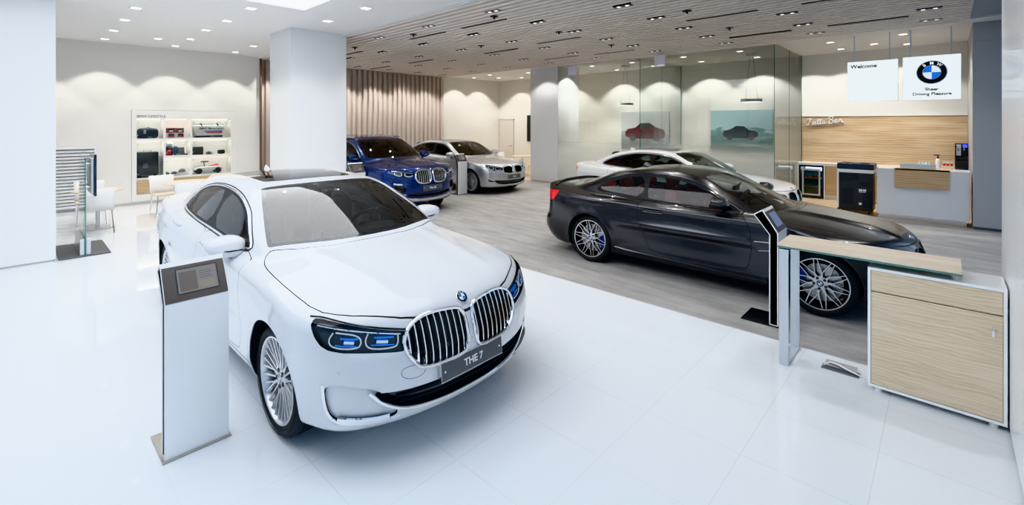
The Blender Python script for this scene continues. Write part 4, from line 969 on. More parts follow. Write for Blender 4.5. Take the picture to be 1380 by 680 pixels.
def offroader():
    def T_extra(x, ay):
        return .016*np.exp(-((ay-.42-.12*np.clip(-x, -.6, .6))/.07)**2)*sstep(.75, .35, x)*sstep(-.7, -.25, x)
    def W_extra(x, z):
        return .008*np.exp(-((z-1.05)/.04)**2)*sstep(.3, -.2, x)-.014*np.exp(-((z-.72)/.15)**2)*sstep(.2, -.5, x)
    c = dict(paint=M_PAINT['blue'], res=.7, wb=2.975, xf=.875, xr=-4.04, tyre_r=.385, rim=.275, tyre_w=.28, track=.985, arch_r=.425, wheel='multi', wd=1., za=.75, zbot=.25, steer=-.42,
        tub=lin((.95, .78), (.88, .88), (.84, .97), (.78, 1.02), (.66, 1.06), (.4, 1.11), (0, 1.16), (-.4, 1.19), (-1, 1.21), (-2, 1.22), (-3, 1.24), (-3.7, 1.25), (-4.0, 1.2), (-4.15, 1.0)),
        crown=lin((1., .06), (.6, .07), (.2, .10), (-.4, .10), (-1, .07), (-3.2, .06), (-4.2, .05)),
        plan=lin((1.0, .86), (.7, .97), (.45, .995), (.1, 1.002), (-2.9, 1.002), (-3.4, .985), (-3.8, .95), (-4.1, .90)),
        section=lin((.0, .12), (.22, .08), (.32, .04), (.45, .02), (.7, .008), (.9, .0), (1.0, .004), (1.08, .02), (1.18, .05), (1.4, .14)),
        nose=lin((.0, .66), (.2, .76), (.32, .83), (.45, .865), (.6, .875), (.75, .875), (.85, .865), (.95, .84), (1.03, .78), (1.2, .6)),
        tail=lin((.0, -3.8), (.3, -3.95), (.5, -4.03), (.8, -4.04), (1.1, -4.0), (1.3, -3.95), (1.7, -3.8)),
        kf=.40, pf=2.6, kr=.2, pr=2.6, rf=.18, rr=.16, rh=.07,
        gh=lin((.35, .6), (.05, .93), (-.18, 1.105), (-.45, 1.29), (-.75, 1.46), (-1.0, 1.58), (-1.2, 1.65), (-1.5, 1.69), (-2.0, 1.715), (-2.6, 1.715), (-3.2, 1.69), (-3.55, 1.64), (-3.75, 1.52), (-3.95, 1.25), (-4.1, 1.0)),
        ghplan=lin((.2, .62), (-.3, .78), (-.6, .86), (-1.0, .90), (-2.5, .905), (-3.2, .87), (-3.8, .80), (-4.1, .74)),
        zb=1.18, t1=.36, t2=.30, rcrown=.07, kw=.24, kb=.15, xw=-.9, xb=-3.6, rg=.08, T_extra=T_extra, W_extra=W_extra,
        dlo=lin((-.62, 1.175), (-.72, 1.27), (-.9, 1.39), (-1.1, 1.49), (-1.35, 1.555), (-1.8, 1.595), (-2.5, 1.60), (-3.0, 1.575), (-3.4, 1.50), (-3.62, 1.36), (-3.55, 1.26), (-3.0, 1.235), (-1.8, 1.21), (-1.1, 1.19)),
        panes=[('side_window', lin((-.76, 1.215), (-.85, 1.305), (-1.0, 1.40), (-1.16, 1.475), (-1.38, 1.53), (-1.66, 1.555), (-1.62, 1.235))), ('side_window', lin((-1.76, 1.565), (-2.5, 1.572), (-2.66, 1.565), (-2.72, 1.265), (-1.72, 1.24))), ('side_window', lin((-2.78, 1.56), (-3.0, 1.548), (-3.36, 1.48), (-3.53, 1.36), (-3.48, 1.285), (-2.82, 1.265)))],
        ws=lin((-.30, -.2), (-.30, .10), (-.33, .30), (-.41, .56), (-.50, .74), (-.57, .78), (-.80, .73), (-1.0, .67), (-1.14, .625), (-1.12, .40), (-1.08, .15), (-1.08, -.2)),
        bl=lin((-3.66, -.2), (-3.66, .3), (-3.66, .55), (-3.85, .60), (-3.88, .3), (-3.90, -.2)),
        roof=lin((-1.30, -.2), (-1.30, .2), (-1.35, .45), (-1.45, .50), (-2.9, .50), (-3.0, .45), (-3.02, .2), (-3.02, -.2)),
        hood=lin((-.24, -.3), (-.26, .25), (-.34, .50), (-.46, .74), (-.5, .81), (-.42, .86), (-.2, .88), (.15, .885), (.42, .86), (.57, .74), (.68, .56), (.76, .35), (.79, .0), (.79, -.3)),
        doors=[lin((-.56, 1.18), (-.52, .9), (-.55, .55), (-.62, .45), (-1.65, .45), (-1.70, .55), (-1.70, 1.0), (-1.69, 1.205)), lin((-1.73, 1.205), (-1.73, .55), (-1.75, .45), (-2.35, .45), (-2.55, .65), (-2.72, .85), (-2.78, 1.0), (-2.76, 1.225))],
        headlight=lin((.36, 1.005), (.20, 1.0), (-.10, .965), (-.36, .935), (-.37, .845), (-.12, .835), (.18, .87), (.30, .93)),
        lamp_bits=[('lamp_ring', lin((.20, .95), (.22, .92), (.14, .89), (.02, .875), (-.02, .90), (.02, .94)), .009, M_LAMP, .012), ('lamp_ring', lin((-.10, .93), (-.09, .89), (-.14, .86), (-.28, .855), (-.32, .88)), .009, M_LAMP, .012), ('lamp_brow', lin((.30, .985), (.15, .98), (-.05, .955), (-.33, .925)), .010, M_CHROME, .012)],
        taillight=lin((-2.95, 1.15), (-2.85, 1.12), (-2.9, 1.02), (-3.4, 1.0), (-3.4, 1.1)),
        kidney=lin((.030, .93), (.07, .975), (.22, .985), (.36, .97), (.425, .90), (.42, .80), (.36, .71), (.24, .685), (.09, .695), (.04, .73)), slats=7, slat_w=.022, slat_mat=M_SATIN, kidney_r=.018,
        openings=[('lower_intake', lin((-.62, .50), (0, .475), (.62, .50), (.58, .42), (0, .40), (-.58, .42)), 'front', .05, M_BLACK, M_TRIM, False),
                  ('side_intake', lin((.20, .70), (-.05, .68), (-.16, .62), (-.13, .53), (.10, .50), (.19, .56)), 'nose', .04, M_BLACK, M_TRIM, True)],
        strips=[('intake_chrome', lin((.22, .715), (.12, .695), (-.03, .69)), 'nose', .022, M_SATIN, .002, True, .7), ('intake_chrome', lin((.20, .50), (.05, .475), (-.14, .47)), 'nose', .014, M_SATIN, .004, True, .7),
                ('intake_bar', lin((.17, .60), (.02, .585), (-.12, .575)), 'nose', .010, M_TRIM, -.01, True, 1),
                ('skid_plate', lin((-.62, .375), (-.45, .335), (0, .325), (.45, .335), (.62, .375)), 'front', .042, M_SATIN, -.008, False, .5),
                ('roof_rail', lin((-1.25, .64), (-1.45, .665), (-2.2, .675), (-3.0, .66), (-3.35, .62)), 'top', .020, M_SATIN, .035, True, .8)],
        plate=(.585, 'The X5', .012, .04), emblem=(.80, .045), mirror=(-.72, 1.05, 1.21), mirror_size=(.21, .085), handles=[(-1.45, 1.06), (-2.5, 1.08)], fin=-3.2, im_x=-.85, trim_mat=M_CHROME, trim_r=.010,
        seats='brown', seat_x=-1.5, seat_z=.85, rear_x=-2.5)
    return c
# ------------------------------------------------------------------ the showroom shell
H = 3.9
def floor_tiles(nt, b):
    tc = N(nt, 'ShaderNodeTexCoord'); mp = N(nt, 'ShaderNodeMapping'); mp.inputs['Location'].default_value = (1.52, .0, 0)
    nt.links.new(tc.outputs['Object'], mp.inputs[0])
    br = N(nt, 'ShaderNodeTexBrick', offset=0.0, inp={'Scale': 1.0, 'Mortar Size': .0035, 'Mortar Smooth': .3, 'Brick Width': .6, 'Row Height': .61, 'Color1': (.755, .785, .825, 1), 'Color2': (.745, .78, .82, 1), 'Mortar': (.665, .69, .72, 1)})
    r = N(nt, 'ShaderNodeMapping'); r.inputs['Rotation'].default_value = (0, 0, PI/2)
    nt.links.new(mp.outputs[0], r.inputs[0]); nt.links.new(r.outputs[0], br.inputs['Vector'])
    nt.links.new(br.outputs['Color'], b.inputs['Base Color'])
def carpet_build(nt, b):
    tc = N(nt, 'ShaderNodeTexCoord'); mp = N(nt, 'ShaderNodeMapping'); mp.inputs['Scale'].default_value = (.55, 2.2, 1)
    nt.links.new(tc.outputs['Object'], mp.inputs[0])
    n1 = N(nt, 'ShaderNodeTexNoise', inp={'Scale': 2.2, 'Detail': 8.0, 'Roughness': .7}); nt.links.new(mp.outputs[0], n1.inputs['Vector'])
    n2 = N(nt, 'ShaderNodeTexNoise', inp={'Scale': 60.0, 'Detail': 2.0}); nt.links.new(tc.outputs['Object'], n2.inputs['Vector'])
    m = N(nt, 'ShaderNodeMath', operation='MULTIPLY_ADD'); m.inputs[1].default_value = .25
    nt.links.new(n2.outputs['Fac'], m.inputs[0]); nt.links.new(n1.outputs['Fac'], m.inputs[2])
    c = ramp(nt, m.outputs[0], [(.40, (.235, .225, .22)), (.58, (.315, .305, .30)), (.78, (.40, .39, .385))]); nt.links.new(c, b.inputs['Base Color'])
    bp = N(nt, 'ShaderNodeBump', inp={'Strength': .15, 'Distance': .004}); nt.links.new(n2.outputs['Fac'], bp.inputs['Height']); nt.links.new(bp.outputs[0], b.inputs['Normal'])
def plaster(nt, b):
    tc = N(nt, 'ShaderNodeTexCoord'); n = N(nt, 'ShaderNodeTexNoise', inp={'Scale': 140.0, 'Detail': 2.0}); nt.links.new(tc.outputs['Object'], n.inputs['Vector'])
    bp = N(nt, 'ShaderNodeBump', inp={'Strength': .03, 'Distance': .002}); nt.links.new(n.outputs['Fac'], bp.inputs['Height']); nt.links.new(bp.outputs[0], b.inputs['Normal'])
W_TILE = mat('polished_white_tile', (.8, .83, .87), .045, 0, .0, .02, build=floor_tiles)
W_CARPET = mat('grey_carpet', (.4, .4, .4), .85, build=carpet_build)
W_OAKFL = mat("oak_floor", (.5, .4, .3), .4, build=wood_build((.58, .46, .32), (.42, .30, .18), (1.2, 6., 1.)))
W_CREAM = mat('cream_wall', (.80, .785, .745), .6, build=plaster)
W_WHITE = mat('white_paint', (.86, .87, .88), .5, build=plaster)
W_PILLAR = mat('white_pillar_panel', (.83, .85, .87), .35, 0, .15)
W_CEIL = mat('white_ceiling', (.82, .82, .82), .7, build=plaster)
W_SLAT = mat('beige_slat', (.86, .785, .72), .6)
W_DARK = mat('ceiling_void', (.11, .09, .075), .9)
W_FLUTE = mat('beige_fluted_panel', (.60, .53, .48), .5)
W_STEEL = mat('brushed_grey_panel', (.46, .47, .49), .4, .25)
W_STEELDK = mat('dark_grey_soffit', (.14, .145, .155), .45, .3)
W_BASE = mat('baseboard_metal', (.55, .54, .53), .4, .4)
W_FRAME = mat('facade_frame', (.18, .18, .19), .4, .5)
W_ASPH = mat('outdoor_paving', (.32, .32, .33), .9)

def slab(name, m, x0, x1, y0, y1, z0, z1, bevel=0):
    return struct(MB().box(x0, x1, y0, y1, z0, z1).obj(name, m, smooth=False, bevel=bevel))
slab('floor', W_TILE, -14.9, 1.05, -3.6, 4.815, -.12, 0)
slab('floor_carpet', W_CARPET, -15.1, 1.05, 4.815, 12.36, -.12, 0)
slab('floor_oak', W_OAKFL, -15.1, 1.6, 12.36, 15.4, -.12, 0)
slab('trim_1', W_BASE, -14.5, 1.05, 4.806, 4.822, -.02, .002)
# white ceiling with the opening for the luminous panel
PX0, PX1, PY0, PY1 = -7.9, -1.6, -1.2, 3.34
cb = MB(); cb.box(-14.9, PX0, -3.6, 4.81, H, H+.15); cb.box(PX1, 1.05, -3.6, 4.81, H, H+.15); cb.box(PX0, PX1, PY1, 4.81, H, H+.15); cb.box(PX0, PX1, -3.6, PY0, H, H+.15)
struct(cb.obj('ceiling', W_CEIL, smooth=False))
slab('ceiling_void', W_DARK, -15.1, .35, 4.81, 11.9, 4.0, 4.1)
sb = MB(); y = 4.86
while y < 11.86:
    sb.box(-15.0, .31, y, y+.092, 3.862, 3.985); y += .17
struct(sb.obj('ceiling_slats', W_SLAT, smooth=False))
slab('trim_2', W_CEIL, -15.0, .31, 4.795, 4.835, 3.862, 4.05)
slab('trim_3', W_SLAT, -15.0, .31, 11.855, 11.90, 3.855, 4.0)
slab('ceiling_rear', W_CEIL, -15.2, 1.6, 11.9, 15.4, H, H+.15)
slab('ceiling_facade', mat('grey_blue_soffit', (.34, .37, .41), .5), .312, 1.6, 4.97, 12.3, 3.93, 4.1)
# left: lifestyle wall with a recess for the cabinet
CY0, CY1, CZ0, CZ1 = 1.96, 4.24, .07, 2.33
wb = MB()
wb.box(-14.9, -14.5, -3.6, CY0, 0, H); wb.box(-14.9, -14.5, CY1, 4.85, 0, H); wb.box(-14.9, -14.5, CY0, CY1, CZ1, H); wb.box(-14.9, -14.5, CY0, CY1, 0, CZ0); wb.box(-15.05, -14.9, CY0-.1, CY1+.1, 0, 2.6)
struct(wb.obj('wall_left', W_CREAM, smooth=False))
slab('baseboard_left', W_BASE, -14.5, -14.488, -3.6, 4.85, 0, .07)
# fluted wall
fb = MB(); v = []; f = []; n = 0; y = 4.85; pitch = .20
while y < 11.9:
    for dy, dx in ((0, 0), (.08, .0), (.105, .085), (.185, .085), (.20, 0)):
        yy = min(y+dy, 11.9); v += [(-14.95+dx, yy, 0), (-14.95+dx, yy, H+.05)]
    y += pitch
for i in range(len(v)//2-1): f.append((2*i, 2*i+2, 2*i+3, 2*i+1))
fb.add(v, f); struct(fb.obj('wall_fluted', W_FLUTE, smooth=False))
slab('wall_left_rear', W_CREAM, -15.2, -15.0, 11.9, 15.4, 0, H)
slab('trim_4', W_CREAM, -15.05, -14.86, 11.86, 11.92, 0, H)
slab('trim_5', mat('brown_reveal', (.17, .11, .08), .5), -14.92, -14.46, 4.85, 4.90, 0, H)
slab('wall_rear', W_CREAM, -15.2, .4, 15.2, 15.4, 0, H)
# pillars (the near-left one, the one behind the white car, the far one, the near-right one)
def pillar(name, x0, x1, y0, y1):
    b = MB().box(x0, x1, y0, y1, .03, H+.02); b.box(x0+.02, x1-.012, y0+.012, y1-.02, 0, .03, 1)
    return struct(b.obj(name, [W_PILLAR, W_BASE], smooth=False))
pillar('pillar_1', -10.5, -9.45, -1.0, .42)
pillar('pillar_2', -10.56, -9.46, 3.74, 4.90)
pillar('pillar_3', -10.66, -9.45, 12.38, 13.56)
pillar('pillar_4', .30, 1.05, 2.0, 4.97)
# grey end wall on the right and its dark soffit
struct(MB().box(.37, 1.6, 12.40, 15.4, 0, 1.435).box(.37, 1.6, 12.40, 15.4, 1.443, 3.55).box(.37, 1.6, 12.40, 15.4, 3.558, 3.93).box(.375, 1.6, 12.41, 15.4, 1.43, 3.6).obj('wall_right', W_STEEL, smooth=False))
slab('baseboard_right', W_STEELDK, .372, 1.6, 12.38, 12.40, 0, .05)
# glazed facades (to the right and behind the viewer): open bays between slim posts
fr = MB()
for yy in (-3.55, -1.7, .15, 2.0, 5.0, 6.85, 8.7, 10.5, 12.3): fr.box(1.0, 1.10, yy-.04, yy+.04, 0, H)
for zz in (.04, 2.75, 3.86): fr.box(1.0, 1.10, -3.6, 2.0, zz-.04, zz+.04); fr.box(1.0, 1.10, 4.97, 12.34, zz-.04, zz+.04)
struct(fr.obj('window_1', W_FRAME, smooth=False))
fr = MB()
for xx in (-10.3, -8.2, -6.0, -3.8, -1.6, .3, 1.02): fr.box(xx-.04, xx+.04, -3.62, -3.52, 0, H)
for zz in (.04, 2.75, 3.86): fr.box(-10.3, 1.05, -3.62, -3.52, zz-.04, zz+.04)
struct(fr.obj('window_2', W_FRAME, smooth=False))
slab('wall_front', W_CREAM, -14.9, -10.34, -3.65, -3.5, 0, H)
slab('wall_light_mask_low', W_WHITE, -10.34, 1.05, -3.66, -3.56, 0, .50)  # unseen panel added under the bays to narrow daylight into a bright reflected band
slab('wall_light_mask_high', W_WHITE, -10.34, 1.05, -3.66, -3.56, 3.30, H)  # added out of view as well: cuts the top off the reflected daylight band
slab('ground', W_ASPH, -60, 60, -60, 60, -.30, -.14)

# glass rooms along the rear
def frosted(nt_name, z0, z1, amount):
    m = bpy.data.materials.new(nt_name); m.use_nodes = True; nt = m.node_tree; nt.nodes.clear()
    out = N(nt, 'ShaderNodeOutputMaterial'); m1 = N(nt, 'ShaderNodeMixShader'); m2 = N(nt, 'ShaderNodeMixShader')
    t = N(nt, 'ShaderNodeBsdfTransparent'); t.inputs[0].default_value = (.90, .945, .925, 1)
    g = N(nt, 'ShaderNodeBsdfGlossy'); g.inputs['Roughness'].default_value = 0
    f = N(nt, 'ShaderNodeFresnel'); f.inputs[0].default_value = 1.7
    d = N(nt, 'ShaderNodeBsdfDiffuse'); d.inputs[0].default_value = (.80, .86, .86, 1)
    tr = N(nt, 'ShaderNodeBsdfTranslucent'); tr.inputs[0].default_value = (.80, .86, .86, 1); ms = N(nt, 'ShaderNodeMixShader'); ms.inputs[0].default_value = .4
    nt.links.new(d.outputs[0], ms.inputs[1]); nt.links.new(tr.outputs[0], ms.inputs[2])
    tc = N(nt, 'ShaderNodeTexCoord'); sx = N(nt, 'ShaderNodeSeparateXYZ'); nt.links.new(tc.outputs['Object'], sx.inputs[0])
    mr = N(nt, 'ShaderNodeMapRange', inp={'From Min': z0, 'From Max': z1, 'To Min': amount, 'To Max': 0.0}); mr.interpolation_type = 'SMOOTHSTEP'
    nt.links.new(sx.outputs['Z'], mr.inputs['Value'])
    nt.links.new(mr.outputs[0], m2.inputs[0]); nt.links.new(t.outputs[0], m2.inputs[1]); nt.links.new(ms.outputs[0], m2.inputs[2])
    nt.links.new(f.outputs[0], m1.inputs[0]); nt.links.new(m2.outputs[0], m1.inputs[1]); nt.links.new(g.outputs[0], m1.inputs[2]); nt.links.new(m1.outputs[0], out.inputs[0])
    return m
W_GLASSF = frosted('partition_glass_frosted', .75, 1.95, .68)
W_GLASSS = frosted('partition_glass_side', .2, 1.3, .12)
W_GEDGE = mat('glass_edge_green', (.06, .20, .16), .1, 0, .5)
GY = 12.36
def pane(name, a, b, m, z0=.0, z1=H):
    (x0, y0), (x1, y1) = a, b
    o = bpy.data.meshes.new(name); o.from_pydata([(x0, y0, z0), (x1, y1, z0), (x1, y1, z1), (x0, y0, z1)], [], [(0, 1, 2, 3)]); o.materials.append(m)
    ob = bpy.data.objects.new(name, o); COL.objects.link(ob); return struct(ob)
pane('wall_glass_front_left', (-9.45, GY), (-6.47, GY), W_GLASSF)
pane('wall_glass_front_right', (-6.45, GY), (-3.0, GY), W_GLASSF)
pane('wall_glass_side', (-2.98, GY), (-2.98, 15.2), W_GLASSS)
pane('wall_glass_middle', (-6.46, GY), (-6.46, 15.2), W_GLASSS)
gb = MB()
for x in (-6.47, -2.99): gb.box(x-.006, x+.006, GY-.006, GY+.006, 0, H)
gb.box(-2.984, -2.976, 13.75, 13.756, 0, H); gb.box(-2.984, -2.976, 15.17, 15.2, 0, H)
gb.box(-6.463, -6.457, 13.75, 13.756, 0, H); gb.box(-6.463, -6.457, 15.17, 15.2, 0, H)
struct(gb.obj('trim_7', W_GEDGE, smooth=False))
slab('trim_8', W_SLAT, -9.45, -2.97, GY-.03, GY+.03, 3.875, 3.905)
# the door in the rear wall
dr = MB().box(-15.0+.06, -14.08, 15.17, 15.2, 0, 2.15).obj('door_1', mat('door_cream', (.70, .67, .62), .5), smooth=False, bevel=.004); struct(dr)
struct(MB().box(-14.99, -14.93, 15.16, 15.2, 0, 2.2).box(-14.09, -14.04, 15.16, 15.2, 0, 2.2).box(-14.99, -14.04, 15.16, 15.2, 2.15, 2.2).obj('door_frame', mat('door_frame_grey', (.60, .57, .53), .5), dr, smooth=False))
struct(MB().tube([(-14.20, 15.17, 1.0), (-14.20, 15.11, 1.0), (-14.33, 15.11, 1.0)], .012, 8).lathe([(0, -.012), (.028, -.012), (.028, 0), (0, 0)], 16, 0, T(-14.20, 15.17, 1.0), axis='y').obj('door_handle', M_SATIN, dr))
for z in (.35, 1.5, 1.9): struct(MB().cyl((-14.935, 15.165, z-.05), (-14.935, 15.165, z+.05), .012, 8).obj('door_hinge', M_SATIN, dr))

# ------------------------------------------------------------------ ceiling fittings
L_ON = mat('lamp_glow', (1, 1, 1), .5, emit=(1, .97, .92), estr=3.)
L_ONC = mat('panel_glow', (1, 1, 1), .5, emit=(.94, .97, 1), estr=2.9)
lp = MB().box(PX0+.002, PX1-.002, PY0+.002, PY1-.002, H+.03, H+.05).obj('luminous_ceiling_panel', L_ONC, smooth=False)
tag(lp, 'large white luminous panel recessed in the ceiling above the white front car', 'light')
def square_light(loc, label, group, first=[None]):
    if first[0] is None:
        t = thing('square_downlight', label, 'light', loc, 0, group)
        MB().box(-.085, .085, -.085, .085, -.006, 0).obj('trim_frame', W_WHITE, t, smooth=False)
        MB().box(-.062, .062, -.062, .062, -.009, -.004).obj('lamp_disc', L_ON, t, smooth=False)
        first[0] = t; return t
    return dup(first[0], loc, None, label, group)
for x, ys in ((-7.0, (3.97,)), (-8.4, (2.68, 3.98)), (-9.75, (1.38, 2.7)), (-11.03, (1.4, 2.68, 4.02)), (-12.45, (1.4, 2.72, 4.03)), (-12.94, (2.22,)), (-13.85, (1.4, 2.72, 4.04))):
    for y in ys: square_light((x, y, H), 'small square downlight in the smooth white ceiling', 'downlights in the white ceiling')
downlight = square_light
for x, y in ((-1.99, 13.09), (-1.97, 14.45), (-1.26, 14.05), (-.68, 14.6), (-.67, 12.95)): downlight((x, y, H), 'round downlight in the white ceiling over the bar', 'downlights over the bar')
for x, y in ((-8.6, 13.11), (-8.57, 14.64), (-7.17, 13.18), (-7.1, 14.5), (-5.52, 14.48), (-5.5, 13.1), (-3.98, 13.08), (-3.98, 14.59)): downlight((x, y, H), 'round downlight in the ceiling inside the glass rooms', 'downlights in the glass rooms')
for x, y in ((-13.73, 13.9), (-14.4, 13.1), (-13.14, 12.8), (-11.5, 13.23), (-11.6, 14.4), (-12.9, 14.4)): downlight((x, y, H), 'round downlight in the white ceiling of the far left corner', 'downlights in the far corner')
spots = [None]
def twin(loc):
    if spots[0] is None:
        t = thing('twin_spotlight', 'black twin spotlight sunk between the beige ceiling slats', 'light', loc, 0, 'twin spotlights in the slatted ceiling')
        MB().box(-.16, .16, -.052, .052, -.006, .09).obj('housing', M_TRIM, t, smooth=False)
        for s in (-1, 1):
            MB().lathe([(0, -.008), (.026, -.008)], 16, 1, T(s*.075, 0, 0), cap=False).lathe([(.026, -.008), (.030, -.012), (.038, -.012), (.040, .0)], 16, 0, T(s*.075, 0, 0), cap=False).obj('lamp', [W_WHITE, L_ON], t)
        spots[0] = t
    else: dup(spots[0], loc)
GX = [-.2, -1.97, -3.75, -5.5, -7.25, -9.0, -10.8, -12.5, -14.2]; GYS = [5.43, 6.6, 7.76, 8.95, 10.15, 11.28]
for x in GX:
    for y in GYS:
        if x > -2.5 and y < 8: continue
        twin((x, y, 3.862))
slot0 = [None]
for x0, x1, y in ((-6.95, -5.76, 6.0), (-8.72, -7.45, 6.0), (-12.3, -11.0, 6.15), (-3.36, -2.36, 8.36), (-6.91, -5.86, 8.36), (-8.97, -7.89, 8.6), (-12.2, -10.95, 8.36), (-14.5, -13.2, 8.36), (-1.56, -.56, 8.4), (-3.36, -2.36, 10.66), (-1.56, -.58, 10.66), (-6.9, -5.87, 10.75), (-8.57, -7.42, 10.6)):
    if slot0[0] is None:
        o = MB().box(-.59, .59, -.042, .042, -.006, .08).obj('slot_vent', M_TRIM, smooth=False, loc=((x0+x1)/2, y, 3.860))
        slot0[0] = tag(o, 'long black slot vent running between the ceiling slats', 'vent', 'slot vents in the slatted ceiling')
    else: dup(slot0[0], ((x0+x1)/2, y, 3.860))
spr = [None]
for x, y in ((-5.76, 5.72), (-8.16, 7.66), (-3.14, 7.62), (-5.78, 7.60), (-5.82, 9.7), (-3.09, 9.54), (-8.16, 5.72), (-10.61, 5.72)):
    if spr[0] is None:
        t = thing('sprinkler', 'small dark sprinkler head hanging below the ceiling slats', 'sprinkler', (x, y, 3.862), 0, 'sprinklers in the slatted ceiling')
        MB().lathe([(0, .0), (.075, .0), (.075, -.008), (.02, -.012), (.014, -.05), (0, -.05)], 16, cap=False).cyl((0, 0, 0), (0, 0, .138), .012, 8).obj('rose', M_TRIM, t)
        MB().lathe([(0, -.062), (.03, -.062), (.032, -.058), (0, -.056)], 14, cap=False).tube([(.022, 0, -.05), (.02, 0, -.06)], .004, 6).tube([(-.022, 0, -.05), (-.02, 0, -.06)], .004, 6).obj('deflector', M_SATIN, t)
        spr[0] = t
    else: dup(spr[0], (x, y, 3.862))
sd = MB().lathe([(.0, -.03), (.05, -.03), (.07, -.008), (.07, 0)], 20, cap=False).obj('smoke_detector', W_WHITE, loc=(-11.2, 4.25, H)); tag(sd, 'round white smoke detector on the ceiling near the white pillar', 'detector')

# ------------------------------------------------------------------ lights and camera
def area(loc, sx, sy, e, col=(1, 1, 1), rot=(0, 0, 0)):
    l = bpy.data.lights.new('area_light', 'AREA'); l.shape = 'RECTANGLE'; l.size = sx; l.size_y = sy; l.energy = e; l.color = col
    o = bpy.data.objects.new('area_light', l); o.location = loc; o.rotation_euler = rot; COL.objects.link(o); return o
def spot(loc, e, ang=80, blend=.6, col=(1, .965, .91), r=.02):
    l = bpy.data.lights.new('spot_light', 'SPOT'); l.energy = e; l.spot_size = math.radians(ang); l.spot_blend = blend; l.color = col; l.shadow_soft_size = r
    o = bpy.data.objects.new('spot_light', l); o.location = loc; COL.objects.link(o); return o
K = 1.4
for x in GX[0:]:
    for y in GYS:
        spot((x, y, 3.83), 42*K, 100, .8)
for x in (-7.0, -8.4, -9.75, -11.03, -12.45):
    for y in (1.4, 2.7, 4.0): spot((x, y, 3.87), 42*K, 110, .8)
for y in (-1.2, .1, 1.4, 2.7, 4.0): spot((-13.85, y, 3.87), 60*K, 92, .3)
for x, y in ((-13.6, 14.5), (-12.2, 14.5), (-10.8, 14.5), (-14.35, 12.6), (-14.35, 13.9), (-14.3, 10.0), (-9.0, 12.9), (-9.9, 11.75),
             (-8.6, 14.6), (-7.2, 14.6), (-5.5, 14.6), (-4.0, 14.6), (-1.97, 14.5), (-.68, 14.6), (-2.7, 14.5), (-5.5, 13.1), (-8.5, 13.1), (-1.3, 13.2), (-.3, 13.3)): spot((x, y, 3.87), 85*K, 110, .35)
for y in (5.3, 6.4, 7.5, 8.7, 9.8, 10.9): spot((-14.25, y, 3.83), 70*K, 100, .4)
area(((PX0+PX1)/2, (PY0+PY1)/2, H+.02), PX1-PX0, PY1-PY0, 40*K, (.95, .98, 1))
w = bpy.data.worlds.new('World'); bpy.context.scene.world = w; w.use_nodes = True
nt = w.node_tree; bg = nt.nodes['Background']
tc = N(nt, 'ShaderNodeTexCoord'); sx = N(nt, 'ShaderNodeSeparateXYZ'); nt.links.new(tc.outputs['Generated'], sx.inputs[0])
c = ramp(nt, sx.outputs['Z'], [(.0, (.50, .57, .65)), (.04, (.68, .83, 1.0)), (.5, (.48, .70, 1.0))]); nt.links.new(c, bg.inputs[0])
bg.inputs[1].default_value = 1.12
cam = bpy.data.cameras.new('Camera'); co = bpy.data.objects.new('Camera', cam); COL.objects.link(co)
co.location = (0, 0, 2.0); co.rotation_euler = (PI/2, 0, math.atan2(585, 627))
cam.sensor_width = 36; cam.lens = 627/1380*36; cam.shift_y = -174/1380; cam.clip_start = .05
sc = bpy.context.scene; sc.camera = co
sc.view_settings.view_transform = 'Khronos PBR Neutral'; sc.view_settings.look = 'None'; sc.view_settings.exposure = 0.0
sc.cycles.max_bounces = 10; sc.cycles.transparent_max_bounces = 16; sc.cycles.sample_clamp_indirect = 6; sc.cycles.caustics_reflective = False; sc.cycles.caustics_refractive = False
# ------------------------------------------------------------------ furniture and fittings
P_WHITE = mat('lacquer_white', (.84, .855, .87), .25, 0, .4)
P_OAK = mat('light_ash_wood', (.7, .57, .4), .4, build=veneer_build((.71, .60, .455), (.62, .495, .335), (.76, .67, .53), .024, 'Z', .20, 11.))
P_OAKTOP = mat('light_ash_top', (.7, .57, .4), .4, build=wood_build((.76, .68, .57), (.66, .56, .44), (.55, 6., 1.)))
P_OAKWALL = mat('ash_wall_panel', (.7, .5, .3), .4, build=veneer_build((.56, .42, .265), (.42, .27, .15), (.66, .54, .38), .055, 'Z', .16, 7.))
P_OAKW2 = mat('honey_wood', (.65, .45, .22), .4, build=veneer_build((.60, .44, .27), (.48, .31, .17), (.66, .52, .35), .045, 'Z', .2, 7.))
P_BEZ = mat('tablet_bezel', (.105, .092, .085), .25, .3)
P_SCREEN = mat('tablet_screen', (.02, .02, .02), .1, emit=(.40, .40, .42), estr=.55)
P_PIC1 = mat('screen_picture_dark', (.02, .02, .02), .1, emit=(.28, .26, .25), estr=.5)
P_PIC2 = mat('screen_picture_warm', (.02, .02, .02), .1, emit=(.45, .40, .34), estr=.6)
P_BLUESCR = mat('tablet_screen_blue', (.02, .02, .03), .1, emit=(.25, .34, .60), estr=.5)
P_DARKMAT = mat('black_plate', (.012, .012, .013), .18, 0, .4)
P_BASEP = mat('bronze_plate', (.42, .39, .35), .3, .7)
P_GREYP = mat('grey_base_plate', (.13, .13, .135), .4, .4)
P_CHROME = M_CHROME; P_ALU = mat('brushed_aluminium', (.66, .68, .70), .3, .85)
P_STEELBLUE = mat('satin_steel_leg', (.62, .66, .70), .35, .7)
P_CLEAR = glass_mat('clear_display_glass', (.96, .98, .97), 1.35)
P_SHEET = glass_mat('green_sheet_glass', (.86, .93, .90), 1.5)
P_BLACK = mat('plastic_black', (.02, .02, .022), .4)
P_NAVY = mat('navy_cloth', (.012, .018, .045), .7)
P_GREY = mat('charcoal_cloth', (.05, .05, .055), .7)
P_REDC = mat('toy_red', (.55, .03, .035), .4, 0, .3)
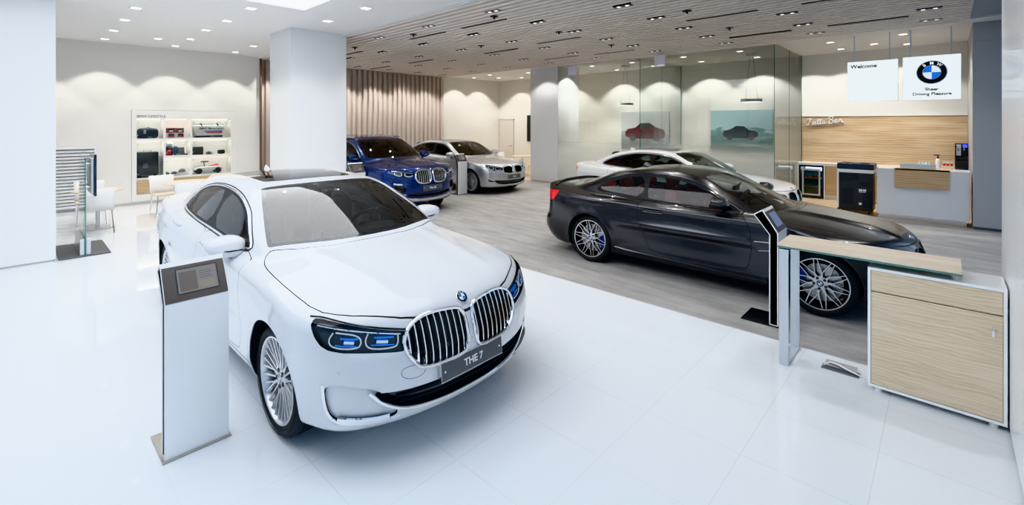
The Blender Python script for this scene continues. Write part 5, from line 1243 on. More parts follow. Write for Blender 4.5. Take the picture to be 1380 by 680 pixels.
P_PLAS = mat('toy_white', (.80, .80, .79), .35, 0, .3)
P_TEXT = mat('dark_lettering', (.03, .03, .035), .5)
P_SIGN = mat('light_box_face', (.9, .95, .97), .4, emit=(.90, .975, 1.), estr=1.02)
P_LED = mat('shelf_led', (1, 1, 1), .5, emit=(1, .95, .88), estr=4.)
P_SHELF = mat('shelf_white', (.82, .80, .77), .45)

# ---- information kiosks
def kiosk(label, loc, rz, base, scr=P_SCREEN, side=P_WHITE, pics=True):
    t = thing('tablet_kiosk', label, 'kiosk', loc, rz, 'tablet kiosks beside the cars')
    W, th = .335, .08
    out = [(0, .012), (0, .925), (-.14, 1.14), (-.225, 1.085), (-.08, .90), (-.08, .012)]
    b = MB(); b.prism(out, 'y', 0.006, W-.006, 0)
    for y0, y1 in ((0, .006), (W-.006, W)):     # the side edges: a thin white rim round an inset core
        inn = [(-.010, .02), (-.010, .922), (-.143, 1.124), (-.211, 1.081), (-.070, .898), (-.070, .02)]
        yo = y0 if y0 == 0 else y1; yi = y1 if y0 == 0 else y0
        v = [(p[0], yo, p[1]) for p in out]+[(p[0], yo, p[1]) for p in inn]+[(p[0], yi, p[1]) for p in inn]+[(p[0], yi, p[1]) for p in out]
        for k in range(6):
            l = (k+1) % 6; b.add([v[k], v[l], v[6+l], v[6+k]], [(0, 1, 2, 3)], 0); b.add([v[6+k], v[6+l], v[12+l], v[12+k]], [(0, 1, 2, 3)], 0); b.add([v[k], v[l], v[18+l], v[18+k]], [(0, 1, 2, 3)], 0)
        b.add(v[12:18], [tuple(range(6))], 1)
    b.obj('housing', [P_WHITE, side], t, smooth=False)
    d = Vector((-.14, 0, .215)).normalized(); n = Vector((d.z, 0, -d.x)); L = math.hypot(.14, .215)
    M = Matrix(((0, d.x, n.x, 0), (1, 0, 0, 0), (0, d.z, n.z, .925), (0, 0, 0, 1)))
    p = MB().box(.003, W-.003, .004, L-.030, 0, .004, 0, M).obj('bezel', P_BEZ, t, smooth=False)
    s = MB().box(.075, .285, .050, L-.058, .003, .0055, 0, M)
    if pics:
        s.box(.084, .176, .058, L-.075, .0055, .006, 1, M); s.box(.19, .27, .066, .105, .0055, .006, 2, M)
        for k in range(4): s.box(.19, .262-.012*(k % 2), .125+k*.014, .129+k*.014, .0055, .006, 3, M)
    s.obj('screen', [scr, P_PIC1, P_PIC2, mat('screen_lines', (.02, .02, .02), .2, emit=(.24, .24, .26), estr=.5)], t, smooth=False)
    MB().box(.068, .292, .043, L-.051, .0005, .0045, 0, M).obj('screen_frame', P_BLACK, t, smooth=False)
    MB().box(-.34, .012, -.012, W+.012, 0, .012).obj('base_plate', base, t, smooth=False, bevel=.002)
    return t
kiosk('tall white tablet kiosk with a brown bezel beside the front wheel of the white limousine', (-3.36, .607, 0), 0, P_BASEP)
kiosk('slim dark-sided tablet kiosk with a blue screen standing before the matt black coupe', (-1.20, 5.10, 0), 0, P_DARKMAT, P_BLUESCR, mat('kiosk_dark_side', (.05, .055, .06), .3), False)
kiosk('tablet kiosk standing between the blue off-roader and the silver saloon', (-9.95, 8.46, 0), 0, P_GREYP)
kiosk('tablet kiosk beside the white pillar, in front of the blue off-roader', (-9.30, 4.925, 0), 0, P_GREYP, P_PIC1)

# ---- the standing desk and its cabinet
t = thing('standing_desk', 'narrow wood-topped standing desk with a flat steel loop leg', 'desk', (-1.0, 4.35, 0))
MB().box(-.03, 1.08, 0, .42, .982, 1.0).obj('desk_top', P_OAKTOP, t, smooth=False, bevel=.002)
MB().box(-.03, 1.08, 0, .42, .968, .981).obj('glass_underlay', mat('desk_glass_green', (.10, .22, .19), .1, 0, .5), t, smooth=False)
lg = MB(); y0, y1, th = .005, .415, .016
lg.box(-.02, .05, y0, y0+th, 0.0, .955); lg.box(-.02, .05, y1-th, y1, 0.0, .955); lg.box(-.02, .05, y0+th, y1-th, 0.0, .016); lg.box(-.02, .05, y0+th, y1-th, .94, .955)
lg.obj('loop_leg', P_STEELBLUE, t, smooth=False, bevel=.002)
MB().box(-.01, .04, .10, .32, .955, .968).obj('mounting_plate', P_ALU, t, smooth=False)
for x, y in ((1.04, .12), (1.04, .30)): MB().cyl((x, y, .925), (x, y, .968), .020, 16).obj('stand_off', P_WHITE, t)
t = thing('drawer_cabinet', 'white cabinet with pale wood drawer front and lock under the standing desk', 'cabinet', (-.43, 4.37, 0))
c = MB(); c.box(0, .72, .012, .36, .905, .925); c.box(0, .018, .0, .36, .04, .905); c.box(.702, .72, .0, .36, .04, .905); c.box(.018, .702, .0, .36, .04, .058); c.box(.018, .702, .34, .36, .058, .905); c.box(0, .72, 0, .012, .905, .925)
c.obj('carcass', P_WHITE, t, smooth=False)
MB().box(.02, .70, .004, .022, .752, .902).obj('drawer', P_OAK, t, smooth=False, bevel=.001)
d = MB().box(.02, .70, .004, .022, .062, .745).obj('door', P_OAK, t, smooth=False, bevel=.001)
MB().lathe([(0, -.004), (.009, -.004), (.011, 0)], 16, 0, T(.655, .004, .655), axis='y').box(.653, .657, -.018, -.002, .652, .658).box(.649, .661, -.02, -.017, .61, .648).obj('lock', P_CHROME, d)
for x in (.06, .66):
    for y in (.05, .31): MB().cyl((x, y, 0), (x, y, .04), .024, 16).obj('foot', P_WHITE, t)
t = thing('floor_socket', 'open grey floor socket flap with cable, on the tiles beside the desk cabinet', 'socket', (-.62, 4.57, 0))
MB().box(-.13, .12, -.055, .04, 0, .004).obj('plate', mat('socket_grey', (.22, .23, .25), .4, .6), t, smooth=False)
MB().box(-.11, .10, .0, .07, .006, .014, 0, R(.35, 'X')).obj('flap', mat('socket_flap', (.30, .31, .33), .35, .7), t, smooth=False)
tag(MB().tube([(-.74, 4.57, .006), (-.70, 4.60, .03), (-.64, 4.585, .035), (-.56, 4.56, .02), (-.50, 4.55, .012), (-.44, 4.545, .008), (-.40, 4.6, .008)], .006, 8).obj('power_cable', P_WHITE), 'white cable running from the floor socket to the desk cabinet', 'cable')

# ---- the bar
t = thing('bar_counter', 'glossy white bar counter with a wooden front panel and mirrored plinth', 'counter', (-1.07, 12.46, 0))
MB().box(0, 1.40, 0, .62, .11, 1.04).obj('counter_body', mat('bar_white_glass', (.72, .74, .77), .08, 0, .8), t, smooth=False, bevel=.003)
MB().box(.02, 1.36, .06, .58, 0, .11).obj('plinth', mat('mirror_plinth', (.75, .77, .79), .12, .9), t, smooth=False)
MB().box(.29, 1.12, -.035, 0.0, .69, 1.075).box(.29, 1.12, -.035, .30, 1.045, 1.075).obj('front_panel', P_OAKW2, t, smooth=False)
MB().box(0, .28, .0, .62, 1.041, 1.06).box(1.13, 1.40, .0, .62, 1.041, 1.06).obj('worktop', P_WHITE, t, smooth=False)
tr = thing('glass_tray', 'long shallow glass tray with blue edge on the bar counter', 'tray', (-.70, 12.60, 1.078))
tb = MB(); tb.box(0, .55, 0, .26, 0, .004); tb.box(0, .55, 0, .004, 0, .07); tb.box(0, .55, .256, .26, 0, .07); tb.box(0, .004, 0, .26, 0, .07); tb.box(.546, .55, 0, .26, 0, .07)
tb.obj('tray', mat('tray_glass', (.52, .62, .66), .1, 0, .5), tr, smooth=False)
MB().tube([(0, 0, .07), (.55, 0, .07), (.55, .26, .07), (0, .26, .07)], .004, 6, closed=True).obj('edge', mat('tray_edge_blue', (.05, .35, .60), .3), tr)
t = thing('back_counter', 'long white back counter with wooden doors along the bar wall', 'counter', (-2.96, 14.58, 0))
MB().box(.0, 3.30, 0, .60, .88, .94).box(0, .03, 0, .6, 0, .88).box(.60, .63, 0, .6, 0, .88).box(3.27, 3.30, 0, .6, 0, .88).box(0, 3.3, .57, .60, 0, .88).box(.63, 3.27, .04, .57, .10, .12).obj('carcass', P_WHITE, t, smooth=False)
for k in range(4):
    x = .64+k*.657
    d = MB().box(x, x+.645, .0, .02, .12, .87).obj('door', P_OAKW2, t, smooth=False)
    MB().box(x+.24, x+.42, -.004, 0, .70, .74).obj('handle', P_ALU, d, smooth=False)
MB().box(.63, 3.27, .05, .07, 0, .10).obj('plinth', P_WHITE, t, smooth=False)
t = thing('drinks_fridge', 'glass-door drinks fridge under the back counter at its left end', 'fridge', (-2.91, 14.55, 0))
f = MB(); f.box(0, .03, .02, .56, .02, .86); f.box(.51, .54, .02, .56, .02, .86); f.box(.03, .51, .02, .56, .83, .86); f.box(.03, .51, .02, .56, .02, .06); f.box(.03, .51, .54, .56, .06, .83)
f.obj('cabinet', mat('fridge_dark', (.03, .04, .06), .35), t, smooth=False)
d = MB(); d.box(.06, .48, 0, .02, .74, .79); d.box(.06, .48, 0, .02, .08, .12); d.box(.06, .10, 0, .02, .12, .74); d.box(.44, .48, 0, .02, .12, .74)
d = d.obj('door', P_ALU, t, smooth=False)
MB().box(.10, .44, .008, .012, .12, .74).obj('door_glass', P_SHEET, d, smooth=False)
for z in (.30, .52): MB().box(.04, .50, .06, .52, z, z+.008).obj('shelf', P_ALU, t, smooth=False)
MB().box(.05, .49, .50, .53, .70, .80).obj('interior_light', mat('fridge_glow', (1, 1, 1), .5, emit=(.8, .9, 1), estr=2.), t, smooth=False)
can = None
for z in (.528,):
    for k in range(7):
        loc = (-2.91+.10+k*.055, 14.55+.13, z-.22+.008 if False else z)
        if can is None:
            can = thing('drink_can', 'small red and blue drink can in the fridge row', 'can', loc, 0, 'drink cans in the fridge')
            MB().lathe([(0, 0), (.022, 0), (.025, .006), (.025, .06)], 14, 0, cap=False).lathe([(.025, .06), (.025, .11), (.019, .118), (0, .118)], 14, 1, cap=False).obj('can_body', [P_REDC, mat('can_blue', (.05, .12, .4), .3, .4)], can)
        else: dup(can, loc)
# photocopier seen from the back
t = thing('photocopier', 'dark office photocopier with a white collar, its back to the cars', 'copier', (-1.81, 12.74, 0))
MB().box(.04, .64, .02, .58, .07, .90).box(.0, .05, .05, .58, .05, .92).obj('body', mat('copier_charcoal', (.045, .05, .06), .5), t, smooth=False, bevel=.008)
MB().box(0, .66, 0, .60, .90, .975).box(0, .035, -.004, .60, .10, .90).obj('collar', P_WHITE, t, smooth=False, bevel=.006)
MB().box(.0, .66, .01, .60, .98, 1.10).box(.10, .22, .1, .3, 1.10, 1.125).box(.42, .58, .1, .3, 1.10, 1.125).box(.03, .60, .06, .55, 1.10, 1.11).obj('document_feeder', mat('copier_dark_blue', (.03, .04, .06), .45), t, smooth=False, bevel=.008)
pb = MB()
for x0, x1, z0, z1 in ((.06, .24, .70, .87), (.26, .40, .74, .88), (.42, .60, .62, .70), (.08, .30, .20, .55), (.46, .62, .15, .50)): pb.box(x0, x1, .008, .022, z0, z1)
pb.obj('cover_panels', mat('copier_panel', (.03, .034, .042), .6), t, smooth=False)
MB().box(.40, .46, .004, .021, .50, .55).box(.47, .53, .004, .021, .50, .55).box(.40, .45, .004, .021, .20, .25).box(.40, .52, .005, .021, .475, .485).obj('warning_stickers', P_WHITE, t, smooth=False)
for x in (.10, .58):
    for y in (.10, .50): MB().cyl((x-.015, y, .03), (x+.015, y, .03), .03, 14).cyl((x, y, .03), (x, y, .075), .012, 8).obj('caster', P_BLACK, t)
# wooden wall panel, script and things on the back counter
wp = MB().box(-2.965, -1.078, 15.165, 15.2, .94, 2.19).box(-1.076, .368, 15.165, 15.2, .94, 2.19).obj('wall_panel_wood', P_OAKWALL, smooth=False); struct(wp)
struct(MB().box(-2.965, .368, 15.15, 15.2, 2.19, 2.205).obj('trim_9', P_WHITE, smooth=False))
def script():
    """pen strokes for the joined lettering, one unit per letter height"""
    S = []
    S.append([(.12, .86), (.22, .98), (.42, .98), (.60, .90), (.44, .88), (.36, .55), (.30, .18), (.16, .02), (.02, .10), (.10, .26), (.36, .30)])      # I
    S.append([(.62, .16), (.78, .46), (.84, .52), (.80, .34), (.86, .12), (.74, .02), (.66, .10)])                                                  # s
    S.append([(.86, .10), (1.00, .24), (1.12, .38), (1.08, .50), (.98, .42), (.98, .12), (1.10, .03), (1.24, .16)])                                   # e
    for x in (1.30, 1.56): S.append([(x-.06, .16), (x+.06, .5), (x+.14, .92), (x+.08, .6), (x+.04, .12), (x+.12, .02), (x+.24, .16)])                   # t t
    S.append([(1.20, .62), (1.50, .66), (1.86, .64)])                                                                                               # crossbar
    S.append([(2.10, .46), (1.96, .50), (1.84, .30), (1.88, .06), (2.00, .06), (2.10, .30), (2.14, .48), (2.10, .18), (2.16, .03), (2.30, .16)])         # a
    S.append([(2.70, .92), (2.66, .5), (2.58, .04)])
    S.append([(2.46, .74), (2.60, .98), (2.92, 1.02), (3.06, .86), (2.96, .66), (2.74, .56), (2.98, .50), (3.08, .30), (2.94, .06), (2.70, .02), (2.56, .10)])  # B
    S.append([(3.46, .46), (3.30, .50), (3.18, .30), (3.22, .06), (3.36, .06), (3.46, .30), (3.50, .48), (3.46, .18), (3.52, .03), (3.66, .16)])         # a
    S.append([(3.66, .16), (3.78, .48), (3.82, .54), (3.84, .40), (3.98, .46), (3.94, .18), (4.02, .04), (4.16, .14)])                                  # r
    return S
sg = MB()
for st in script():
    q = chaikin(st, 3, False)
    sg.tube([(-2.86+p[0]*.205, 15.135, 1.93+p[1]*.19+p[0]*.022) for p in q], .0125, 8)
tag(sg.obj('script_sign', mat('sign_silver', (.86, .87, .88), .3, .4)), 'chrome handwritten script lettering mounted on the wooden bar wall', 'sign')
t = thing('soap_dispenser', 'white pump bottle with black head on the back counter', 'bottle', (-.14, 14.80, .94))
MB().lathe([(0, 0), (.042, 0), (.045, .01), (.045, .19), (.03, .225), (.018, .235), (0, .235)], 24, cap=False).obj('bottle', P_PLAS, t)
MB().cyl((0, 0, .235), (0, 0, .31), .012, 10).box(-.075, .03, -.013, .013, .30, .325).cyl((0, 0, .235), (0, 0, .262), .022, 12).obj('pump_head', P_BLACK, t)
jar = None
for k in range(4):
    loc = (-.47+k*.062, 14.84, .94)
    if jar is None:
        jar = thing('glass_jar', 'small clear glass jar in the row beside the pump bottle', 'jar', loc, 0, 'small jars on the back counter')
        MB().lathe([(0, 0), (.022, 0), (.024, .09), (.016, .11), (.012, .15), (0, .15)], 14, cap=False).obj('jar', mat('jar_glass', (.72, .70, .66), .1, 0, .6), jar)
        MB().lathe([(0, .15), (.014, .15), (.014, .172), (0, .172)], 12, cap=False).obj('stopper', P_ALU, jar)
    else: dup(jar, loc)
bx = MB().box(-.62, -.54, 14.78, 14.88, .94, 1.0).obj('tea_box', P_REDC, smooth=False); tag(bx, 'small red box at the left end of the row of jars', 'box')
bx = MB().box(-.52, -.37, 14.66, 14.72, .94, 1.0).obj('tea_box', mat('can_sky', (.06, .30, .55), .4), smooth=False); tag(bx, 'small blue box in front of the row of jars', 'box')
t = thing('snack_rack', 'pale wooden rack beside the pump bottle on the back counter', 'rack', (-.085, 14.72, .94))
MB().box(0, .22, 0, .14, 0, .075).box(.0, .22, .12, .14, .075, .20).box(.205, .22, 0, .14, .075, .22).obj('rack_box', P_OAK, t, smooth=False)
cup = None
for k in range(3):
    loc = (-.03+k*.06, 14.78, 1.0152)
    if cup is None:
        cup = thing('paper_cup', 'red and white paper cup in the wooden rack', 'cup', loc, 0, 'paper cups in the rack')
        MB().lathe([(0, 0), (.02, 0), (.024, .05)], 14, 0, cap=False).lathe([(.024, .05), (.027, .09), (.024, .09), (.02, .02)], 14, 1, cap=False).obj('cup', [P_REDC, P_PLAS], cup)
    else: dup(cup, loc)
t = thing('coffee_machine', 'black coffee machine with a blue display at the right end of the bar', 'coffee machine', (.15, 14.70, .94))
MB().box(.0, .21, 0, .38, .22, .30).box(.0, .21, .10, .38, .30, .60).box(.0, .21, 0, .38, .52, .60).box(0, .015, 0, .1, .30, .52).obj('body', P_BLACK, t, smooth=False, bevel=.008)
MB().box(.0, .21, .0, .38, 0, .215).obj('drawer_base', mat('coffee_base', (.03, .032, .036), .3), t, smooth=False, bevel=.005)
MB().box(.02, .10, -.006, .0, .50, .58).box(.02, .10, .09, .10, .32, .50).obj('steel_front', P_ALU, t, smooth=False)
MB().box(.125, .20, -.006, 0, .51, .58).obj('display', mat('coffee_display', (.01, .01, .05), .2, emit=(.05, .10, 1.), estr=1.5), t, smooth=False)
MB().cyl((.06, .05, .52), (.06, .05, .42), .014, 10).cyl((.15, .05, .52), (.15, .05, .44), .012, 10).obj('spout', P_CHROME, t)
# hanging light boxes
def lightbox(label, x0, x1, z0, z1, y=12.5):
    t = thing('hanging_light_box', label, 'sign', (x0, y, z0))
    W, Hh = x1-x0, z1-z0
    MB().box(0, W, .0, .07, 0, Hh).obj('box', mat('light_box_shell', (.75, .80, .84), .4), t, smooth=False)
    MB().box(.006, W-.006, -.004, 0, .006, Hh-.006).obj('face', P_SIGN, t, smooth=False)
    for x in (.14*W, .84*W): MB().cyl((x, .035, Hh), (x, .035, H-z0), .012, 10).obj('hanging_rod', mat('rod_pale_blue', (.62, .68, .80), .35, .3), t)
    return t, W, Hh
FACE = lambda x, z: T(x, -.006, z) @ R(PI/2, 'X')
t, W, Hh = lightbox('glowing white hanging sign that reads Welcome over the bar', -1.585, -.725, 2.472, 3.335)
MB().text('Welcome', .115, FACE(.055, Hh-.145), .0015, 0, 'LEFT', .004).obj('lettering', P_TEXT, t, smooth=False)
t, W, Hh = lightbox('glowing white hanging sign with a round black and blue emblem', -.655, .215, 2.468, 3.352)
e = MB(); roundel(e, .235, FACE(W*.5+.01, Hh-.335), True, .012); e.obj('round_emblem', [mat('emblem_rim', (.75, .78, .82), .3, .4), mat('emblem_black', (.01, .01, .015), .5), mat('emblem_sign_white', (.85, .9, .95), .4, emit=(.9, .95, 1), estr=.7), mat('emblem_sign_blue', (.02, .2, .8), .4, emit=(.02, .22, .85), estr=.5)], t, weld=False, smooth=False)
MB().text('Sheer', .090, FACE(W*.5+.01, .185), .0015, 0, 'CENTER', .003).obj('lettering', P_TEXT, t, smooth=False)
MB().text('Driving Pleasure', .088, FACE(W*.5+.01, .092), .0015, 0, 'CENTER', .003).obj('lettering', P_TEXT, t, smooth=False)
# hanging exit boxes (seen from behind), pendants, posters
for k, (x, z, lb) in enumerate(((-8.32, 3.47, 'pale blank hanging exit box near the far white pillar'), (-5.515, 3.50, 'pale blank hanging exit box in front of the middle of the glass wall'))):
    t = thing('hanging_exit_box', lb, 'sign', (x, 11.62, z))
    MB().box(-.145, .145, -.02, .02, 0, .28).obj('box', mat('exit_lilac', (.62, .62, .74), .4, emit=(.62, .62, .8), estr=.12), t, smooth=False, bevel=.004)
    MB().box(-.15, .15, -.025, .025, .275, .30).cyl((-.1, 0, .30), (-.1, 0, 3.857-z), .006, 6).cyl((.1, 0, .30), (.1, 0, 3.857-z), .006, 6).obj('hanger', P_ALU, t, smooth=False)
for x, lb in ((-7.75, 'flat round pendant lamp in the left glass room'), (-3.9, 'flat round pendant lamp in the right glass room')):
    t = thing('pendant_lamp', lb, 'lamp', (x, 13.8, 2.58))
    MB().lathe([(0, .085), (.26, .085), (.265, .08), (.265, .0), (.25, .0), (.25, .012), (0, .012)], 36, cap=False).obj('shade', mat('pendant_grey', (.70, .72, .73), .4), t)
    MB().lathe([(0, .008), (.25, .008)], 36, cap=False).obj('diffuser', mat('pendant_glow', (1, 1, 1), .5, emit=(1, .97, .9), estr=4.), t)
    for s in (-1, 1): MB().cyl((s*.16, 0, .085), (s*.03, 0, H-2.58), .0035, 6).obj('wire', P_GREYP, t)
    MB().lathe([(0, H-2.58), (.13, H-2.58), (.13, H-2.62), (0, H-2.62)], 24, cap=False).obj('canopy', P_WHITE, t)
def poster(label, x0, x1, z0, z1, sky, land, car, flip, body, k=.36):
    t = thing('car_poster', label, 'picture', (x0, 15.17, z0)); W, Hh = x1-x0, z1-z0
    def bld(nt, b):
        tc = N(nt, 'ShaderNodeTexCoord'); sx = N(nt, 'ShaderNodeSeparateXYZ'); nt.links.new(tc.outputs['Object'], sx.inputs[0])
        n = N(nt, 'ShaderNodeTexNoise', inp={'Scale': 2.6, 'Detail': 6.0}); mp = N(nt, 'ShaderNodeMapping'); mp.inputs['Scale'].default_value = (1, 1, 2.5); nt.links.new(tc.outputs['Object'], mp.inputs[0]); nt.links.new(mp.outputs[0], n.inputs['Vector'])
        m = N(nt, 'ShaderNodeMath', operation='MULTIPLY_ADD'); m.inputs[1].default_value = .7; nt.links.new(n.outputs['Fac'], m.inputs[0]); nt.links.new(sx.outputs['Z'], m.inputs[2])
        nt.links.new(ramp(nt, m.outputs[0], [(.25, land[0]), (.62, land[1]), (.95, sky[0]), (1., sky[1])]), b.inputs['Base Color'])
    MB().box(0, W, 0, .03, 0, Hh).obj('print', mat('poster_'+car, (.4, .4, .4), .35, build=bld), t, smooth=False)
    def pl(pts, m, nm, y=-.004):
        s = -1 if flip else 1
        MB().prism([(W*.5+s*W*k*a, Hh*.40+W*k*b) for a, b in pts], 'y', y, .0).obj(nm, m, t, smooth=False)
    pl([(-.95, -.10), (-.97, .10), (-.80, .24), (-.45, .30), (-.20, .50), (.25, .52), (.55, .32), (.92, .22), (1.0, .05), (.95, -.14), (.7, -.2), (-.7, -.2)], mat('poster_paint_'+car, body, .35), 'printed_car')
    pl([(-.36, .30), (-.16, .46), (.22, .47), (.46, .31)], P_BLACK, 'printed_windows', -.007)
    for cx in (-.58, .60): pl([(cx+.17*math.cos(a), -.16+.17*math.sin(a)) for a in np.linspace(0, 2*PI, 18)[:-1]], P_GREY, 'printed_wheel', -.008)
    return t
poster('poster of a dark red car on a road in the left glass room', -8.68, -6.87, 1.08, 2.41, ((.42, .46, .48), (.60, .63, .65)), ((.06, .065, .065), (.22, .24, .25)), 'red', False, (.11, .012, .022), .43)
poster('poster of a dark off-road car among trees in the right glass room', -5.49, -3.71, 1.15, 2.40, ((.16, .30, .30), (.40, .58, .62)), ((.20, .24, .24), (.07, .17, .14)), 'dark', True, (.02, .024, .03), .29)
wp = MB().box(-13.27, -12.3, 15.17, 15.2, 1.22, 2.35).obj('wall_picture', P_BLACK, smooth=False); tag(wp, 'black framed picture on the rear wall, half hidden by the far pillar', 'picture')

# ---- lifestyle cabinet
t = thing('display_cabinet', 'white recessed display cabinet with lit glass compartments in the cream wall', 'cabinet', (-14.5, 0, 0))
cols = [(2.06, 2.59), (2.64, 3.16), (3.21, 4.11)]
rows = {0: [(1.62, 2.11), (.67, 1.56)], 1: [(1.62, 2.11), (1.17, 1.57), (.68, 1.11)], 2: [(1.62, 2.11), (1.16, 1.57), (.65, 1.11)]}
f = MB(); x0, x1 = -.385, .015
f.box(x0, x1, 1.965, 2.06, .075, 2.325); f.box(x0, x1, 4.11, 4.235, .075, 2.325); f.box(x0, x1, 2.06, 4.11, 2.11, 2.325); f.box(x0, x1-.02, 2.06, 4.11, .075, .25); f.box(x0, x0+.02, 2.06, 4.11, .25, 2.11)
f.box(x0, x1, 2.59, 2.64, .25, 2.11); f.box(x0, x1, 3.16, 3.21, .65, 2.11); f.box(x0, x1-.02, 2.06, 4.11, .60, .65)
f.obj('frame', P_SHELF, t, smooth=False)
for ci, (a, b) in enumerate(cols):
    rr = rows[ci]
    for k in range(len(rr)-1): MB().box(x0+.02, x1, a, b, rr[k+1][1], rr[k][0]).obj('shelf', P_SHELF, t, smooth=False)
    for z0, z1 in rr:
        MB().box(x0+.03, x0+.06, a+.01, b-.01, z1-.012, z1-.002).obj('light_strip', P_LED, t, smooth=False)
        l = area((-14.5+x0+.33, (a+b)/2, z1-.015), .08, b-a-.05, 2.4, (1, .95, .87))
        m = (a+b)/2
        for q0, q1, hy in ((a+.004, m-.002, a+.02), (m+.002, b-.004, b-.02)):
            g = MB().box(.004, .009, q0, q1, z0+.004, z1-.004).obj('glass_door', P_CLEAR, t, smooth=False)
            for zz in (z0+.08, z1-.08): MB().lathe([(0, 0), (.013, 0), (.013, .008), (0, .008)], 10, 0, T(.009, hy, zz), axis='x').obj('hinge', M_SATIN, g)
        MB().lathe([(0, 0), (.012, 0), (.012, .012), (0, .012)], 10, 0, T(.009, m-.025, z0+.03), axis='x').lathe([(0, 0), (.012, 0), (.012, .012), (0, .012)], 10, 0, T(.009, m+.025, z0+.03), axis='x').obj('door_knobs', M_SATIN, t)
for a, b in ((2.07, 2.56), (2.65, 3.13), (3.14, 3.62), (3.63, 4.10)):
    d = MB().box(-.03, -.003, a, b, .26, .595).obj('drawer', P_OAKW2, t, smooth=False)
    MB().lathe([(0, 0), (.012, 0), (.012, .006), (0, .006)], 10, 0, T(-.003, (a+b)/2, .55), axis='x').obj('lock', M_SATIN, d)
MB().text('BMW LIFESTYLE', .083, T(.016, 2.06, 2.145) @ R(PI/2, 'Z') @ R(PI/2, 'X'), .001, 0, 'LEFT', .0).obj('lettering', P_TEXT, t, smooth=False)
X = -14.66
def cap_(loc, label, m, rz=0, r=.075):
    o = thing('baseball_cap', label, 'cap', loc, rz)
    MB().sell((0, 0, .0), (r, r, r*.95), 1, 1, 20, 12, fn=lambda a, b, c: (a, b, max(c, 0))).obj('crown', m, o)
    MB().sell((r*.95, 0, .008), (r*.75, r*.85, .007), 1, .8, 16, 6, fn=lambda a, b, c: (a, b, c-.8*b*b)).obj('peak', m, o)
    return o
# duffel bag
t = thing('duffel_bag', 'navy duffel bag on the upper shelf of the display cabinet', 'bag', (X, 2.30, 1.621))
MB().sell((0, 0, .13), (.12, .215, .13), .5, .6, 24, 12).obj('bag', P_NAVY, t)
MB().tube([(.10, -.10, .05), (.10, -.09, .22), (.06, 0, .285), (.10, .09, .22), (.10, .10, .05)], .010, 6).obj('handle', P_BLACK, t)
MB().box(.115, .125, -.10, -.05, .12, .22).obj('tag', mat('tag_grey', (.45, .45, .46), .5), t, smooth=False)
# suitcase
t = thing('suitcase', 'large dark suitcase on the tall lower shelf of the display cabinet', 'suitcase', (X, 2.29, .671))
MB().box(-.12, .12, -.215, .215, .05, .62).obj('shell', mat('suitcase_navy', (.012, .016, .03), .3, 0, .3), t, bevel=.03, seg=3)
MB().tube([(.0, -.08, .61), (.0, -.075, .67), (0, .075, .67), (0, .08, .61)], .010, 8).obj('handle', M_SATIN, t)
MB().box(.118, .124, -.20, .20, .32, .335).box(.118, .124, .02, .032, .07, .60).obj('zip_line', P_GREY, t, smooth=False)
MB().box(.12, .125, -.10, .0, .22, .34).obj('pocket_label', mat('suitcase_label', (.16, .17, .19), .5), t, smooth=False)
for y in (-.16, .16): MB().cyl((.07, y-.02, .028), (.07, y+.02, .028), .028, 12).cyl((-.07, y-.02, .028), (-.07, y+.02, .028), .028, 12).obj('wheel', P_BLACK, t)
# boxed model cars
for y, z, lb in ((2.745, 1.621, 'boxed red model car, lower left of the four stacked boxes'), (2.745, 1.752, 'boxed dark model car, upper left of the four stacked boxes'), (2.945, 1.621, 'boxed red model car, lower right of the four stacked boxes'), (2.945, 1.752, 'boxed dark model car, upper right of the four stacked boxes')):
    t = thing('model_car_box', lb, 'box', (X+.05, y, z), 0, 'boxed model cars in the display cabinet')
    MB().box(-.06, .055, -.095, .095, 0, .126).obj('carton', mat('carton_red' if z > 1.7 else 'carton_white', (.40, .05, .05) if z > 1.7 else (.70, .68, .66), .4), t, smooth=False)
    MB().box(.055, .058, -.04, .088, .02, .112).obj('window', P_GREY, t, smooth=False)
    MB().sell((.060, .02, .045), (.006, .05, .018), .6, .6, 14, 8).obj('model_car', P_REDC if z < 1.7 else M_SATIN, t)
# middle shelf
t = thing('backpack', 'red and navy backpack on the middle shelf under the white helmet', 'bag', (X, 2.745, 1.171))
MB().sell((0, 0, .12), (.10, .085, .12), .5, .6, 20, 10).obj('bag', P_NAVY, t); MB().sell((.08, -.03, .08), (.04, .05, .065), .5, .6, 14, 8).obj('pocket', P_REDC, t)
t = thing('helmet', 'small white helmet sitting on the red and navy backpack', 'helmet', (X, 2.75, 1.425))
MB().sell((0, 0, .05), (.08, .075, .065), .9, .9, 20, 12).obj('shell', P_PLAS, t); MB().sell((.035, 0, .045), (.05, .06, .02), .9, .9, 14, 8).obj('visor', P_BLACK, t)
o = MB().sell((X, 2.88, 1.291), (.05, .042, .12), .35, .5, 18, 10).obj('flask', mat('flask_blue', (.03, .06, .14), .3, .4)); tag(o, 'blue flask beside the red and navy backpack', 'flask')
o = MB().box(-.012, .012, -.075, .075, 0, .20, 0).obj('notebook', P_GREY, smooth=False, M=T(X, 3.0, 1.1725) @ R(-.2, 'Y')); tag(o, 'grey notebook leaning on the middle shelf beside the blue flask', 'notebook')
o = MB().sell((X+.08, 3.08, 1.1925), (.03, .05, .019), .6, .6, 12, 8).obj('key_pouch', P_BLACK); tag(o, 'tiny black pouch at the right end of the middle shelf', 'pouch')
cap_((X-.08, 2.71, .681), 'navy cap at the left of the lower shelf behind glass', P_NAVY, -.3, .06)
cap_((X-.05, 2.865, .681), 'navy cap in the middle of the lower shelf', mat('cap_navy', (.02, .03, .07), .7), .2, .075)
